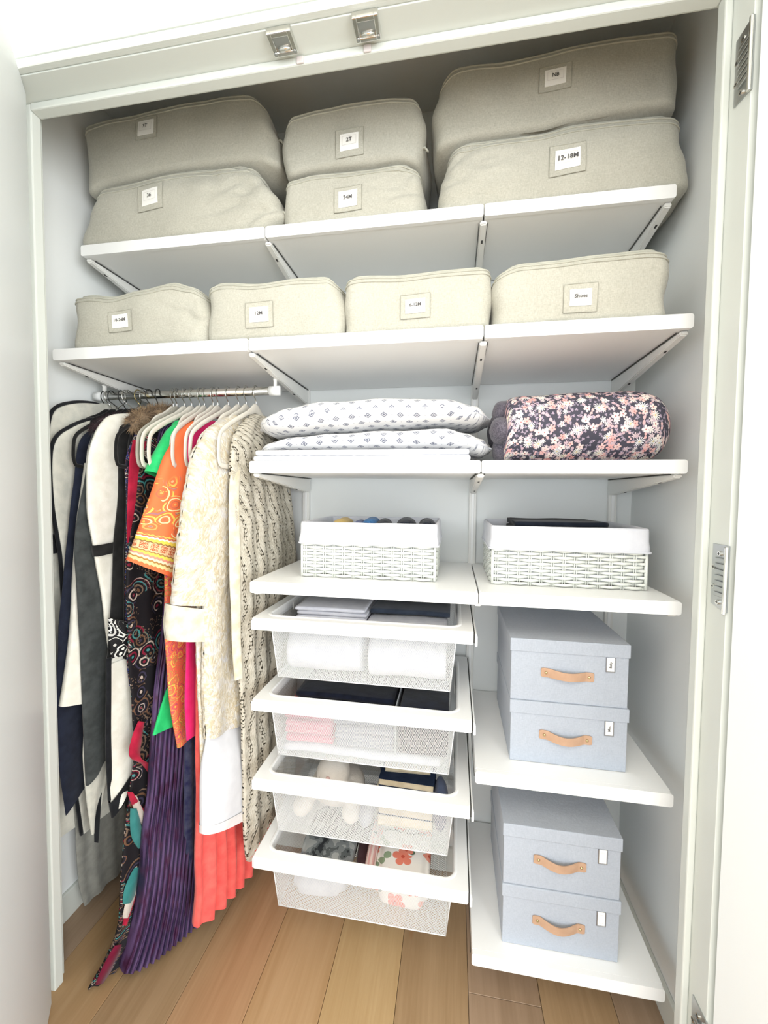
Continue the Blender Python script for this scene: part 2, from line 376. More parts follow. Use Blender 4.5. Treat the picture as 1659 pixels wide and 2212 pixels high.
# jambs, stops, casing
struct('trim_1', (JL-.02, Y0, 0), (JL, -.53, ZH+.02), M_trim, .001)
struct('trim_2', (JR, Y0, 0), (JR+.02, -.53, ZH+.02), M_trim, .001)
struct('trim_3', (JL, Y0, ZH), (JR, -.53, ZH+.02), M_trim, .001)
struct('trim_4', (JL, -.574, 0), (-.517, -.548, ZH), M_trim, .003)
struct('trim_5', (1.034, -.576, 0), (JR, -.550, ZH), M_trim, .003)
struct('trim_6', (-.517, -.576, 2.334), (1.034, -.548, ZH), M_trim, .003)
def casing(name, lo, hi, axis):
    bm = bmesh.new(); addbox(bm, lo, hi, .003, 2)
    if axis == 'x': addbox(bm, (lo[0], lo[1]-.004, lo[2]), (hi[0], lo[1]+.004, lo[2]+.020), .0015, 1); addbox(bm, (lo[0], lo[1]-.004, lo[2]+.0235), (hi[0], lo[1]+.004, hi[2]-.002), .0015, 2)
    else: addbox(bm, (hi[0]-.018 if lo[0] > 0 else lo[0], lo[1]-.007, 0), (hi[0] if lo[0] > 0 else lo[0]+.018, lo[1]+.004, hi[2]), .003, 2)
    return tag(center(bmobj(name, bm, M_trim)), kind='structure')
casing('trim_7', (JL-.09, Y0-.012, ZH+.002), (JR+.09, Y0, ZH+.085), 'x')
casing('trim_8', (JL-.09, Y0-.012, 0), (JL-.022, Y0, ZH+.002), 'z')
casing('trim_9', (JR+.022, Y0-.012, 0), (JR+.09, Y0, ZH+.002), 'z')
# baseboards inside the closet
def baseb(name, lo, hi):
    return struct(name, lo, hi, M_trim, .003)
baseb('baseboard_back', (XL, -.014, 0), (XR, 0, .09))
baseb('baseboard_right', (XR-.012, -.53, 0), (XR, -.014, .0895))
baseb('baseboard_left', (XL, -.53, 0), (XL+.012, -.014, .0895))
# doors
def door(name, hx, hy, ang, width, sgn):
    "slab whose closet-side face starts at the hinge point and runs at ang (radians from +x)"
    d = Vector((cos(ang), sin(ang), 0)); nrm = Vector((-d.y, d.x, 0))*sgn
    bm = bmesh.new(); t = .035
    a = Vector((hx, hy, 0))
    pts = [a, a+d*width, a+d*width-nrm*t, a-nrm*t]
    prism(bm, [(p.x, p.y) for p in pts], 'z', .008, ZH-.006)
    bmesh.ops.recalc_face_normals(bm, faces=bm.faces[:])
    bmesh.ops.bevel(bm, geom=bm.edges[:], offset=.002, segments=2, affect='EDGES')
    o = tag(center(bmobj(name, bm, M_door)), kind='structure'); return o, d, nrm
door_l, dl, nl = door('door_1', -.497, -.602, math.atan2(-.144, .114)+.02, .72, 1)
door_r, dr, nr = door('door_2', 1.052, -.646, math.radians(-75), .76, -1)
def hinge(zc, h=.125, xj=JR):
    # concealed soft-close hinge plate let into the jamb
    bm = bmesh.new(); y0, y1 = -.592, -.638
    prism(bm, [(y0, zc-h/2+.008), (y0, zc+h/2), (y1, zc+h/2), (y1, zc-h/2)], 'x', xj-.0025, xj+.001)
    bmesh.ops.recalc_face_normals(bm, faces=bm.faces[:])
    p = bmobj('hinge', bm, M_chromeb, door_r)
    for i in range(7):
        zz = zc-.036+i*.011; box('knuckle', (xj-.007, -.634, zz), (xj-.002, -.607, zz+.008), M_chromeb, p, .001)
    box('pin', (xj-.009, -.6425, zc-h/2-.004), (xj-.003, -.636, zc+h/2-.002), M_chrome, p, .002)
    for dy, dz in ((-.615, h*.36), (-.6, h*.14), (-.6, -h*.16), (-.615, -h*.38)):
        vs, fs = tube_data([(xj-.0052, dy, zc+dz), (xj-.0024, dy, zc+dz)], .0048, n=12)
        mesh('screw', vs, fs, M_chrome, p, smooth=False)
        bm = bmesh.new(); addbox(bm, (xj-.0056, dy-.003, zc+dz-.0006), (xj-.0050, dy+.003, zc+dz+.0006)); addbox(bm, (xj-.0056, dy-.0006, zc+dz-.003), (xj-.0050, dy+.0006, zc+dz+.003))
        bmobj('screw_slot', bm, M_slot, p)
ORG[door_r.name] = door_r.location.copy()
for zc in (2.162, 1.232, .302): hinge(zc)
# door catches on the head jamb
def catch(x, label):
    t = thing('door_catch', label, 'catch', (x, -.612, ZH), 'chrome door catches on the head jamb')
    bm = bmesh.new(); x0, x1, ya, yb, zt = x-.027, x+.027, -.640, -.592, ZH
    zb = zt-.014
    addbox(bm, (x0, ya, zb), (x0+.010, yb, zt), .002); addbox(bm, (x1-.010, ya, zb), (x1, yb, zt), .002)
    addbox(bm, (x0+.008, ya, zb), (x1-.008, ya+.010, zt), .002); addbox(bm, (x0+.008, yb-.009, zb), (x1-.008, yb, zt), .002)
    bmobj('housing', bm, M_chrome, t)
    box('plate', (x0+.008, ya+.008, zb+.006), (x1-.008, yb-.007, zt), M_chromeb, t, .001)
    tube('roller', [(x-.014, -.604, zb+.005), (x+.014, -.604, zb+.005)], .0045, M_chrome, t, n=12)
    for s in (-1, 1):
        vs, fs = tube_data([(x+s*.0215, -.600, zb-.0012), (x+s*.0215, -.600, zb+.002)], .0035, n=10); mesh('screw', vs, fs, M_chromeb, t)
    return t
catch(.168, 'left of the two chrome catches under the door head')
catch(.352, 'right of the two chrome catches under the door head')
def bumper(x, label):
    o = box('door_bumper', (x-.0085, -.5795, 2.334), (x+.0085, -.5745, ZH-.003), paint('bumper_grey', (206, 198, 196), .5) if not bpy.data.materials.get('bumper_grey') else bpy.data.materials['bumper_grey'], None, .002)
    tag(center(o), label, 'bumper')
bumper(.193, 'small grey felt bumper pad below the left chrome catch')
bumper(.345, 'small grey felt bumper pad below the right chrome catch')

# ------------------------------------------------------------------ shelving
T = .032
def shelf(x0, x1, d, z, label, big=False):
    t = thing('wall_shelf', label, 'shelf', ((x0+x1)/2, 0, z-T), None)
    g = .0018
    bm = bmesh.new(); addbox(bm, (x0+g, -d+.012, z-T+.002), (x1-g, -.006, z), .0015, 1)
    bmobj('panel', bm, M_shelf, t)
    # front edge with rounded ends
    bm = bmesh.new(); r = .0062; n = 5; a0 = x0+g*.6; a1 = x1-g*.6
    pts = []
    for cx, cz, st in ((a1-r, z-r, 0), (a0+r, z-r, 90), (a0+r, z-T+r, 180), (a1-r, z-T+r, 270)):
        for i in range(n+1):
            a = math.radians(st+90*i/n); pts.append((cx+r*cos(a), cz+r*sin(a)))
    prism(bm, pts, 'y', -d, -d+.013); bmesh.ops.recalc_face_normals(bm, faces=bm.faces[:])
    bmobj('front_edge', bm, M_shelf, t); return t
W = .61; R1 = 1.067
Z1, Z2, Z3, Z4, Z5, Z6 = 2.1429, 1.7926, 1.4683, 1.1428, .6857, .2009
shelf(-W, 0, .349, Z1, 'top white shelf at the left, under the left stack of linen bins')
shelf(0, W, .349, Z1, 'top white shelf in the middle, under the middle stack of linen bins')
shelf(W, R1, .349, Z1, 'top white shelf at the right, under the right stack of linen bins')
shelf(-W, 0, .45, Z2, 'second white shelf at the left, right above the clothes rod')
shelf(0, W, .45, Z2, 'second white shelf in the middle, above the printed pillows')
shelf(W, R1, .45, Z2, 'second white shelf at the right, above the floral rolled quilt')
shelf(0, W, .45, Z3, 'white shelf carrying the two printed pillows')
shelf(W, R1, .45, Z3, 'white shelf carrying the floral rolled quilt')
shelf(0, W, .45, Z4, 'white shelf under the left wicker basket, topping the mesh drawers')
shelf(W, R1, .45, Z4, 'white shelf under the right wicker basket')
shelf(W, R1, .45, Z5, 'white shelf under the upper pair of grey boxes')
shelf(W, R1, .45, Z6, 'lowest white shelf, under the lower pair of grey boxes')
def bracket(x, d, z, label, h=.05):
    t = thing('shelf_bracket', label, 'bracket', (x, 0, z-T-h), 'white brackets under the shelves')
    bm = bmesh.new(); zt = z-T; hw = .009
    prism(bm, [(-.02, zt), (-d+.016, zt), (-d+.02, zt-.009), (-.05, zt-h), (-.02, zt-h)], 'x', x-hw, x+hw)
    bmesh.ops.recalc_face_normals(bm, faces=bm.faces[:]); bmesh.ops.bevel(bm, geom=bm.edges[:], offset=.0025, segments=2, affect='EDGES')
    bmobj('arm', bm, M_brk, t)
    # dark slots each side of the arm and a small oval hole
    ang = math.atan2(h-.009, d-.07)
    for f in (.22, .78):
        yy = -.05+(-d+.02+.05)*f; zz = zt-h+(h-.009)*f
        box('slot_hole', (x-.0025, yy-.006, zz-.0012), (x+.0025, yy+.006, zz+.0012), M_slot, t, .0005, 1, rot=Matrix.Rotation(-ang, 3, 'X'))
    for s in (-1, 1): box('joint_gap', (x+s*.0112-.0006, -d+.03, zt-.0012), (x+s*.0112+.0006, -.02, zt+.0012), M_slot, t, 0)
    return t
e = .011
RN = {Z1: 'top', Z2: 'second', Z3: 'pillow', Z4: 'basket', Z5: 'upper box', Z6: 'lowest'}
for z, xs, d in ((Z1, (-W+e, 0, W, R1-e), .349), (Z2, (-W+e, 0, W, R1-e), .45), (Z3, (e, W, R1-e), .45), (Z4, (e, W, R1-e), .45), (Z5, (W+e, R1-e), .45), (Z6, (W+e, R1-e), .45)):
    for i, x in enumerate(xs):
        pos = {2: ('left end', 'right end'), 3: ('left end', 'middle joint', 'right end'), 4: ('far left end', 'left joint', 'right joint', 'right end')}[len(xs)][i]
        bracket(x, d, z, 'white bracket under the %s shelf row at its %s' % (RN[z], pos), .05 if z > 1.2 else .04)
def upright(x, za, zb, label):
    t = thing('wall_upright', label, 'upright', (x, 0, za), 'white wall uprights')
    bm = bmesh.new(); addbox(bm, (x-.0125, -.016, za), (x+.0125, -.0005, zb), .002); bmobj('rail', bm, M_brk, t)
    box('cover_strip', (x-.0045, -.019, za+.002), (x+.0045, -.0155, zb-.002), M_shelf, t, .001)
    return t
upright(-W+e, 1.55, 2.25, 'short wall upright on the back wall behind the garment bags')
upright(0, .3, 2.3, 'white wall upright at the left of the drawer column')
upright(W, .17, 2.3, 'white wall upright between drawers and grey boxes')
upright(R1-.004, .1, 2.3, 'white wall upright nearest the right closet wall')

# ------------------------------------------------------------------ linen bins
def card(parent, fy, cx, cz, cw, ch, pw, ph, text, tilt=0.0, tall=0.0, sag=0.0):
    def patch(name, x0, x1, z0, z1, off, mat, nx=8, nz=4, th=.0012, hole=None):
        vs = []; fs = []
        for k_ in (0, 1):
            for j in range(nz+1):
                for i in range(nx+1):
                    x = x0+(x1-x0)*i/nx; z = z0+(z1-z0)*j/nz+tilt*(x-cx)
                    vs.append((x, fy(x, z)-off-(0 if k_ else th), z))
        s = (nx+1)*(nz+1)
        for j in range(nz):
            for i in range(nx):
                a = j*(nx+1)+i; fs.append((a, a+1, a+nx+2, a+nx+1))
        for i in range(nx): fs.append((i, i+s, i+1+s, i+1)); b = nz*(nx+1)+i; fs.append((b, b+1, b+1+s, b+s))
        for j in range(nz): a = j*(nx+1); fs.append((a, a+nx+1, a+nx+1+s, a+s)); b = a+nx; fs.append((b, b+s, b+nx+1+s, b+nx+1))
        return mesh(name, vs, fs, mat, parent, smooth=False)
    p = patch('label_pocket', cx-pw/2, cx+pw/2, cz-ph/2, cz+ph/2, .0012, M_linen, 16, 10)
    # stitched edge along pocket
    rim = [(x, fy(x, z+tilt*(x-cx))-.0026, z+tilt*(x-cx)) for x, z in [(cx-pw/2+pw*min(max(q_, 0), 1), z_) for q_, z_ in [(i_/6, cz-ph/2) for i_ in range(7)]+[(1, cz), ]+[((6-i_)/6, cz+ph/2) for i_ in range(7)]+[(0, cz)]]]
    vs_, fs_ = tube_data(rim, .0009, n=5, closed=True); mesh('pocket_edge', vs_, fs_, M_seam, parent)
    q = patch('paper_card', cx-cw/2, cx+cw/2, cz-ch/2, cz+ch/2, .0030, M_card, 16, 10)
    bm = bmesh.new(); bw, bh = cw*.38, ch*.26; zc = cz+ch*.06; th = .0005
    def addline(x0, x1, z0, z1):
        A = [bm.verts.new((x, fy(x, z)-.0056, z+tilt*(x-cx))) for x, z in ((x0, z0), (x1, z0), (x1, z1), (x0, z1))]; bm.faces.new(A)
    addline(cx-bw, cx+bw, zc-bh, zc-bh+th); addline(cx-bw, cx+bw, zc+bh-th, zc+bh); addline(cx-bw, cx-bw+th, zc-bh, zc+bh); addline(cx+bw-th, cx+bw, zc-bh, zc+bh)
    bmobj('card_border', bm, M_inkl, parent)
    lettering(parent, text, cx, zc, ch*.25, lambda x, z: fy(x, z)-.0066, tilt)
def lettering(parent, text, cx, cz, size, fy, tilt=0.0, rot=0.0, mat=None):
    cu = bpy.data.curves.new('text', 'FONT'); cu.body = text; cu.size = size*1.35; cu.align_x = 'CENTER'; cu.align_y = 'CENTER'; cu.resolution_u = 2; cu.offset = size*.022
    o = bpy.data.objects.new('text', cu); me = bpy.data.meshes.new_from_object(o); bpy.data.objects.remove(o)
    me.name = 'lettering'
    for v in me.vertices:
        x, z = v.co.x, v.co.y
        if rot: x, z = x*cos(rot)-z*sin(rot), x*sin(rot)+z*cos(rot)
        X = cx+x; Z = cz+z+tilt*x; v.co = (X, fy(X, Z), Z)
    ob = link('lettering', me, mat or M_ink, parent, False); return ob

def bin_(label, xl, xr, yf, yb, top, bot, cardspec, text, B=.014, sag=0, seed=0, wrinkle=0.0, wside=1, dome=.012, tab=None, group=None):
    """xl/xr: list of (w, x) edge positions from bottom to top; top/bot: list of (x, z)"""
    t = thing('storage_bin', label, 'storage bin', ((interp(xl, 0)+interp(xr, 0))/2, (yf+yb)/2, min(z for _, z in bot)), group)
    so = seed*7.3
    def hump(v, p=.6): return max(0, sin(pi*min(max(v, 0), 1)))**p
    def disp(s, wv, x, z):
        d = -B*hump(wv)*hump(s)*(0.8+.4*ns(x+so, 0, z, 5))
        d += .006*ns(x+so, 1.3, z, 11)*hump(wv, .4)
        if wrinkle:
            a = (s-.55)/.45 if wside > 0 else (.45-s)/.45
            a = min(max(a, 0), 1); r_ = abs(ns(x*.8+so, z*1.7, 3.1, 17)); d += wrinkle*a*(1-min(1, r_*3.2))*hump(wv, .3)
        return d
    def fy(x, z):
        zb_, zt_ = interp(bot, x), interp(top, x); wv = (z-zb_)/max(1e-4, zt_-zb_); a = interp(xl, wv); b = interp(xr, wv)
        return yf+disp((x-a)/(b-a), wv, x, z)
    # ring in plan: s along x (0..1), q along y (0..1)
    ring = []; nf, ns_ = 30, 14; rc = .07
    def corner(cx, cy, st):
        for i in range(5):
            a = math.radians(st+90*i/5+9); ring.append((cx+.06*cos(a), cy+.10*sin(a)))
    for i in range(nf+1): ring.append((.06+.88*i/nf, 0))
    corner(.94, .10, 270)
    for i in range(ns_+1): ring.append((1, .10+.8*i/ns_))
    corner(.94, .90, 0)
    for i in range(nf+1): ring.append((.94-.88*i/nf, 1))
    corner(.06, .90, 90)
    for i in range(ns_+1): ring.append((0, .90-.8*i/ns_))
    corner(.06, .10, 180)
    NR = len(ring); NL = 22; vs = []; fs = []
    def pt(s, q, wv, extra=0.0):
        a, b = interp(xl, wv), interp(xr, wv)
        rr = (1-.10*(max(0, wv-.90)/.10)**2-.05*(max(0, .06-wv)/.06)**2)
        sc = .5+(s-.5)*rr; qc = .5+(q-.5)*rr
        x = a+(b-a)*sc; y = yf+(yb-yf)*qc
        zb_, zt_ = interp(bot, x), interp(top, x); z = zb_+(zt_-zb_)*wv
        fr = max(0, 1-q/.25); y += disp(sc, wv, x, z)*fr
        sd = max(0, 1-(1-s)/.2)-max(0, 1-s/.2); x += sd*(.012*hump(wv)*hump(q)+.010*ns(q*2+so, z*9, 5.5, 1.6))
        if extra:
            d = Vector((s-.5, q-.5)); d = d/max(abs(d.x), abs(d.y), 1e-6); x += d.x*extra*(1 if abs(s-.5) > .40 else .1); y += d.y*extra*(1 if abs(q-.5) > .40 else .1)
        return (x, y, z)
    for j in range(NL+1):
        wv = j/NL
        for s, q in ring: vs.append(pt(s, q, wv))
    for j in range(NL):
        for i in range(NR):
            a = j*NR+i; b = j*NR+(i+1) % NR; fs.append((a, b, b+NR, a+NR))
    base = NL*NR
    for k_ in range(1, 5):
        f = 1-k_/4.0*.999
        for s, q in ring:
            x, y, z = pt(.5+(s-.5)*f, .5+(q-.5)*f, 1.0); vs.append((x, y, z+dome*(1-f*f)))
        for i in range(NR):
            a = base+(k_-1)*NR+i; b = base+(k_-1)*NR+(i+1) % NR; fs.append((a, b, b+NR, a+NR))
    fs.append(tuple(range(NR))[::-1])
    mesh('body', vs, fs, M_linen, t)
    for wv, r_, nm in ((.985, .0030, 'piping'), (.925, .0022, 'zip'), (.865, .0020, 'piping')):
        # keep a constant drop below the lid
        P = [Vector(pt(s, q, wv, .0008)) for s, q in ring]
        vs2, fs2 = tube_data(P, r_, n=6, closed=True); mesh(nm, vs2, fs2, M_pipe, t)
    # side tab
    if tab:
        x, y, z = tab; tube('pull_tab', [(x-.006, y, z+.008), (x+.012, y-.008, z+.004), (x+.018, y-.010, z-.006)], .006, M_pipe, t, rb=.003)
    cx, cz, cw, ch, pw, ph, tilt = cardspec
    card(t, fy, cx, cz, cw, ch, pw, ph, text, tilt)
    return t
G1 = 'linen storage bins on the top shelf'; G2 = 'linen storage bins on the second shelf'
za = Z1+.001; zb = Z2+.001
bin_('lower left linen bin on the top shelf, slumped over the shelf end', [(0, -.628), (.15, -.63), (.6, -.600), (1, -.560)], [(0, .0), (.3, .035), (.6, .020), (1, -.045)], -.335, -.02,
     [(-.6, 2.300), (-.52, 2.323), (-.255, 2.341), (-.107, 2.337), (-.042, 2.335), (.01, 2.30)], [(-.7, za), (.1, za)], (-.368, 2.265, .056, .046, .086, .074, .06), '36', seed=1, wrinkle=.022, tab=(.03, -.30, 2.20), group=G1)
bin_('upper left linen bin on the top shelf, in shadow under the header', [(0, -.618), (.5, -.612), (1, -.620)], [(0, .025), (.5, .010), (.8, -.015), (1, -.055)], -.325, -.02,
     [(-.65, 2.530), (-.44, 2.533), (-.25, 2.543), (-.06, 2.545), (.02, 2.50)], [(-.6, 2.318), (-.52, 2.335), (-.255, 2.353), (-.05, 2.350), (.03, 2.335)], (-.382, 2.470, .052, .044, .070, .064, .03), '3T', B=.02, seed=2, tab=(.012, -.28, 2.42), group=G1)
bin_('lower middle linen bin on the top shelf, with 24M card', [(0, .052), (.5, .046), (1, .052)], [(0, .439), (.5, .442), (1, .436)], -.33, -.02,
     [(.05, 2.279), (.145, 2.288), (.304, 2.285), (.38, 2.288), (.44, 2.272)], [(-1, za), (1, za)], (.240, 2.203, .053, .044, .078, .066, .05), '24M', B=.008, seed=3, wrinkle=.012, group=G1)
bin_('upper middle linen bin on the top shelf, stacked on the 24M bin', [(0, .050), (.5, .042), (1, .050)], [(0, .438), (.5, .444), (1, .434)], -.327, -.02,
     [(.045, 2.445), (.08, 2.460), (.171, 2.466), (.237, 2.472), (.341, 2.470), (.44, 2.462)], [(.05, 2.292), (.145, 2.301), (.304, 2.298), (.38, 2.300), (.44, 2.286)], (.244, 2.352, .052, .044, .078, .072, .04), '2T', B=.014, seed=4, tab=(.44, -.30, 2.33), group=G1)
bin_('lower right linen bin on the top shelf, with 12-18M card, overhanging the shelf end', [(0, .490), (.5, .500), (1, .522)], [(0, 1.110), (.35, 1.098), (.7, 1.085), (1, 1.078)], -.335, -.02,
     [(.50, 2.310), (.58, 2.318), (.75, 2.318), (.839, 2.330), (1.0, 2.326), (1.09, 2.320)], [(-1, za), (2, za)], (.814, 2.235, .059, .048, .086, .074, .05), '12-18M', B=.012, seed=5, wrinkle=.012, wside=-1, group=G1)
bin_('upper right linen bin on the top shelf, biggest of all and closest to the header', [(0, .482), (.5, .474), (1, .490)], [(0, 1.080), (.5, 1.074), (1, 1.074)], -.325, -.02,
     [(.48, 2.500), (.537, 2.524), (.677, 2.520), (.80, 2.524), (.94, 2.533), (1.09, 2.530)], [(.48, 2.322), (.58, 2.332), (.75, 2.332), (.839, 2.344), (1.0, 2.352), (1.09, 2.350)], (.779, 2.437, .050, .037, .076, .058, .02), 'NB', B=.02, seed=6, group=G1)
bin_('leftmost linen bin on the second shelf, top slanting to the right', [(0, -.566), (.6, -.548), (1, -.556)], [(0, -.142), (.5, -.130), (1, -.165)], -.432, -.12,
     [(-.56, 1.948), (-.50, 1.950), (-.426, 1.941), (-.337, 1.953), (-.235, 1.966), (-.185, 1.955), (-.13, 1.925)], [(-1, zb), (1, zb)], (-.391, 1.863, .050, .036, .074, .056, .05), '18-24M', seed=7, wrinkle=.014, group=G2)
bin_('second linen bin from the left on the second shelf, with 12M card', [(0, -.132), (.5, -.124), (1, -.138)], [(0, .248), (.5, .248), (1, .236)], -.434, -.12,
     [(-.138, 1.944), (-.089, 1.953), (.024, 1.943), (.141, 1.950), (.216, 1.948), (.25, 1.935)], [(-1, zb), (1, zb)], (.029, 1.854, .053, .038, .076, .064, .02), '12M', seed=8, group=G2)
bin_('third linen bin from the left on the second shelf, with 6-12M card', [(0, .255), (1, .260)], [(0, .626), (1, .622)], -.434, -.12,
     [(.255, 1.938), (.302, 1.943), (.409, 1.937), (.512, 1.941), (.62, 1.943)], [(-1, zb), (1, zb)], (.442, 1.852, .050, .034, .074, .058, .01), '6-12M', B=.008, seed=9, group=G2)
bin_('rightmost linen bin on the second shelf, with Shoes card', [(0, .636), (.6, .634), (1, .646)], [(0, 1.022), (1, 1.018)], -.434, -.12,
     [(.63, 1.922), (.70, 1.942), (.772, 1.944), (.874, 1.949), (.972, 1.952), (1.02, 1.945)], [(-1, zb), (2, zb)], (.828, 1.845, .048, .037, .074, .064, .01), 'Shoes', B=.008, seed=10, group=G2)

# ------------------------------------------------------------------ clothes rod
YR, ZR = -.264, 1.700
t = thing('clothes_rod', 'chrome clothes rod hanging under the left shelf', 'rod', (-.32, YR, ZR))
tube('bar', [(-.640, YR, ZR), (.0, YR, ZR)], .010, M_chrome, t, rb=.0125, n=24)
for x, nm in ((-.632, -1), (-.008, 1)):
    tube('end_cap', [(x-.018, YR, ZR), (x+.016, YR, ZR)], .0125, M_shelf, t, rb=.0150, n=24)
    vs, fs = tube_data([(x+(.018 if nm < 0 else 0), YR, ZR+.012), (x+(.018 if nm < 0 else 0), YR, ZR+.03), (x+(.018 if nm < 0 else 0), YR, Z2-T-.026)], [.008, .0075, .011], [.005, .005, .007], 12)
    mesh('holder', vs, fs, M_brk, t)

# hangers
def hanger_parts(x, dark=False, twist=0.0, width=.43, wire=None, label='', drop=0.0, tone=None, bx=None):
    t = thing('clothes_hanger', label, 'hanger', (x, YR, ZR), 'clothes hangers on the rod')
    r = .0155
    hk = [(0, r*.95, -.006), (0, r*1.02, .004), (0, r*.72, .013), (0, 0, .0175), (0, -r*.72, .013), (0, -r*1.05, 0), (0, -r*.9, -.014), (0, -.002, -.028), (0, 0, -.04), (0, 0, -.062-drop)]
    bx = x if bx is None else bx
    def W_(p): k_ = min(max((-p[2]-.02)/.035, 0), 1); return (x+(bx-x)*k_+p[0]+twist*p[1], YR+p[1], ZR+p[2])
    tube('hook', [W_(p) for p in smooth_path(hk, 26)], .0017, wire or (M_blackwire if dark else M_wire), t, n=6)
    h = width/2; z0 = -.055-drop
    P = [(0, 0, z0), (0, -.03, z0-.012), (0, -.09, z0-.040), (0, -h*.78, z0-.075), (0, -h*.96, z0-.105), (0, -h, z0-.150), (0, -h*.985, z0-.176), (0, -h*.92, z0-.188), (0, -h*.6, z0-.190), (0, 0, z0-.190),
         (0, h*.6, z0-.190), (0, h*.92, z0-.188), (0, h*.985, z0-.176), (0, h, z0-.150), (0, h*.96, z0-.105), (0, h*.78, z0-.075), (0, .09, z0-.040), (0, .03, z0-.012)]
    path = [W_(p) for p in smooth_path(P, 90, closed=True)]
    ra = .0028 if not dark else .0034
    vs, fs = tube_data(path, ra, .0055, 8, True, upv=None)
    # orient ellipse: recompute with fixed normal (x axis) as side
    Pn = [Vector(p) for p in path]; vs = []
    for i, p in enumerate(Pn):
        tg = (Pn[(i+1) % len(Pn)]-Pn[i-1]).normalized(); sx = Vector((1, 0, 0)); u_ = sx.cross(tg).normalized()
        fat = 1.0+1.4*max(0, 1-abs(p.y-YR)/.05)*(1 if p.z > ZR-.15 else 0)
        for j in range(8):
            a = 2*pi*j/8; vs.append(p+sx*(ra*cos(a))+u_*((.0074 if not dark else .0056)*fat*sin(a)))
    mesh('hanger_body', vs, fs, tone or (M_hangb if dark else M_hang), t)
    return t
WH = [-.360, -.347, -.319, -.294, -.265, -.249, -.219, -.202, -.167, -.131, -.105, -.072]
desc = ['behind the purple dress', 'under the purple dress', 'inside the green dress', 'beside the green dress collar', 'inside the orange caftan', 'behind the orange caftan', 'inside the pink dress',
        'right of the pink dress', 'inside the coral dress', 'inside the satin dress', 'inside the brocade coat', 'inside the lace dress, nearest the shelves']
GH = cloth('hanger_velvet_grey', (168, 164, 152), wr=.08)
for i, (x, d_) in enumerate(zip(WH, desc)):
    hanger_parts(x, twist=(-.05, -.11, -.035, -.02, -.04, -.16, -.07, -.12, -.015, .05, .0, .03)[i], width=(.30, .40, .40, .40, .30, .40, .30, .40, .40, .30, .30, .405)[i], tone=GH if i == 1 else None,
                 label='%s velvet hanger %s, %s pale hook' % ('grey' if i == 1 else 'cream', d_, ['first', 'second', 'third', 'fourth', 'fifth', 'sixth', 'seventh', 'eighth', 'ninth', 'tenth', 'eleventh', 'last'][i]))
DK = [(-.612, 0), (-.600, 1), (-.588, 0), (-.550, 0), (-.534, 1), (-.524, 2), (-.487, 3), (-.470, 2), (-.446, 0), (-.414, 0)]
M_bwire = metal('brass_wire', (196, 176, 120), .25)
dd_ = ['holding the outer garment bag by the wall', 'holding the inner garment bag', 'holding the navy coat', 'holding the white blazer', 'holding the charcoal coat', 'behind the charcoal coat', 'with brass hook holding the white coat',
       'right of the brass-hooked one', 'holding the black coat', 'holding the fur-collared jacket']
for i, ((x, k_), d_) in enumerate(zip(DK, dd_)):
    hanger_parts(x, dark=True, twist=(.1, -.1, -.04, -.08, .06, -.05, .05, -.06, .08, -.09)[i], width=.26 if i not in (2, 9) else .385, bx=(-.622, -.582, -.548, -.528, -.501, -.604, -.472, -.512, -.447, -.418)[i], wire=[M_blackwire, M_wire, M_wire, M_bwire][k_], label='black hanger %s' % d_)

# ------------------------------------------------------------------ garments
def loft(name, N, F, th, mat, parent=None, rows=60, seg=56, folds=0, amp=0.0, ruff=0.0, rf=20, seed=0, vbottom=None, cap=True, twist=0.0, ampt=None, close_bottom=False, sh=.55, pn=1.0, unorm=False):
    """N near-edge points, F far-edge points (top to bottom), th thickness (number or list)"""
    if not isinstance(th, list): th = [th]*len(N)
    lens = [0]
    Np = [cat(N, i/(rows-1)) for i in range(rows)]; Fp = [cat(F, i/(rows-1)) for i in range(rows)]; Tp = [cat([(q,) for q in th], i/(rows-1))[0] for i in range(rows)]
    L = [0.0]
    for i in range(1, rows): L.append(L[-1]+(Vector(Np[i])-Vector(Np[i-1])).length*.5+(Vector(Fp[i])-Vector(Fp[i-1])).length*.5)
    tot = L[-1]; vs = []; uvs = []; fs = []
    for i in range(rows):
        a, b = Vector(Np[i]), Vector(Fp[i]); d = b-a; wl = d.length; dn = Vector((d.x, d.y, 0)).normalized(); pr = Vector((-dn.y, dn.x, 0))
        f = i/(rows-1); A = amp*(f**.7 if ampt is None else cat([(q,) for q in ampt], f)[0])
        for j in range(seg+1):
            tt = 2*pi*j/seg; s = (1-cos(tt))/2; q = sin(tt); off = Tp[i]/2*(abs(q)**sh)*(1 if q >= 0 else -1)
            env = min(1, 6*s+.25)
            ph = 2*pi*folds*s+seed*1.7+2.2*pn*ns(s*3, f*2.2, seed, 1)
            off += A*sin(ph)*env
            p = a+d*s+pr*off
            if ruff:
                nn = ns(p.x+seed, p.y, p.z*1.6, rf)+.5*ns(p.x+seed, p.y, p.z, rf*2.3)
                p = p+pr*(ruff*nn*(1 if q >= 0 else -1))+Vector((0, -ruff*nn*.6*(1-s), 0))
            else:
                p = p+pr*(.0035*ns(p.y*1.5, p.z*.8, seed*3.3, 9))+Vector((0, .004*ns(p.z, seed*1.9, 0, 7)*(1-s), 0))
            vs.append(p); uvs.append(((s if tt <= pi else 2-s)*(wl if not unorm else .3), tot-L[i]))
    S = seg+1
    for i in range(rows-1):
        for j in range(seg): a = i*S+j; fs.append((a, a+S, a+S+1, a+1))
    if cap:
        fs.append(tuple(j for j in range(seg)))
    if close_bottom: fs.append(tuple((rows-1)*S+j for j in range(seg))[::-1])
    o = mesh(name, vs, fs, mat, parent, uvs=uvs); return o
def mir(N, x=None, ymax=-.075):
    return [(p[0] if x is None else x, min(-.528-p[1], ymax), p[2]+.01) for p in N]
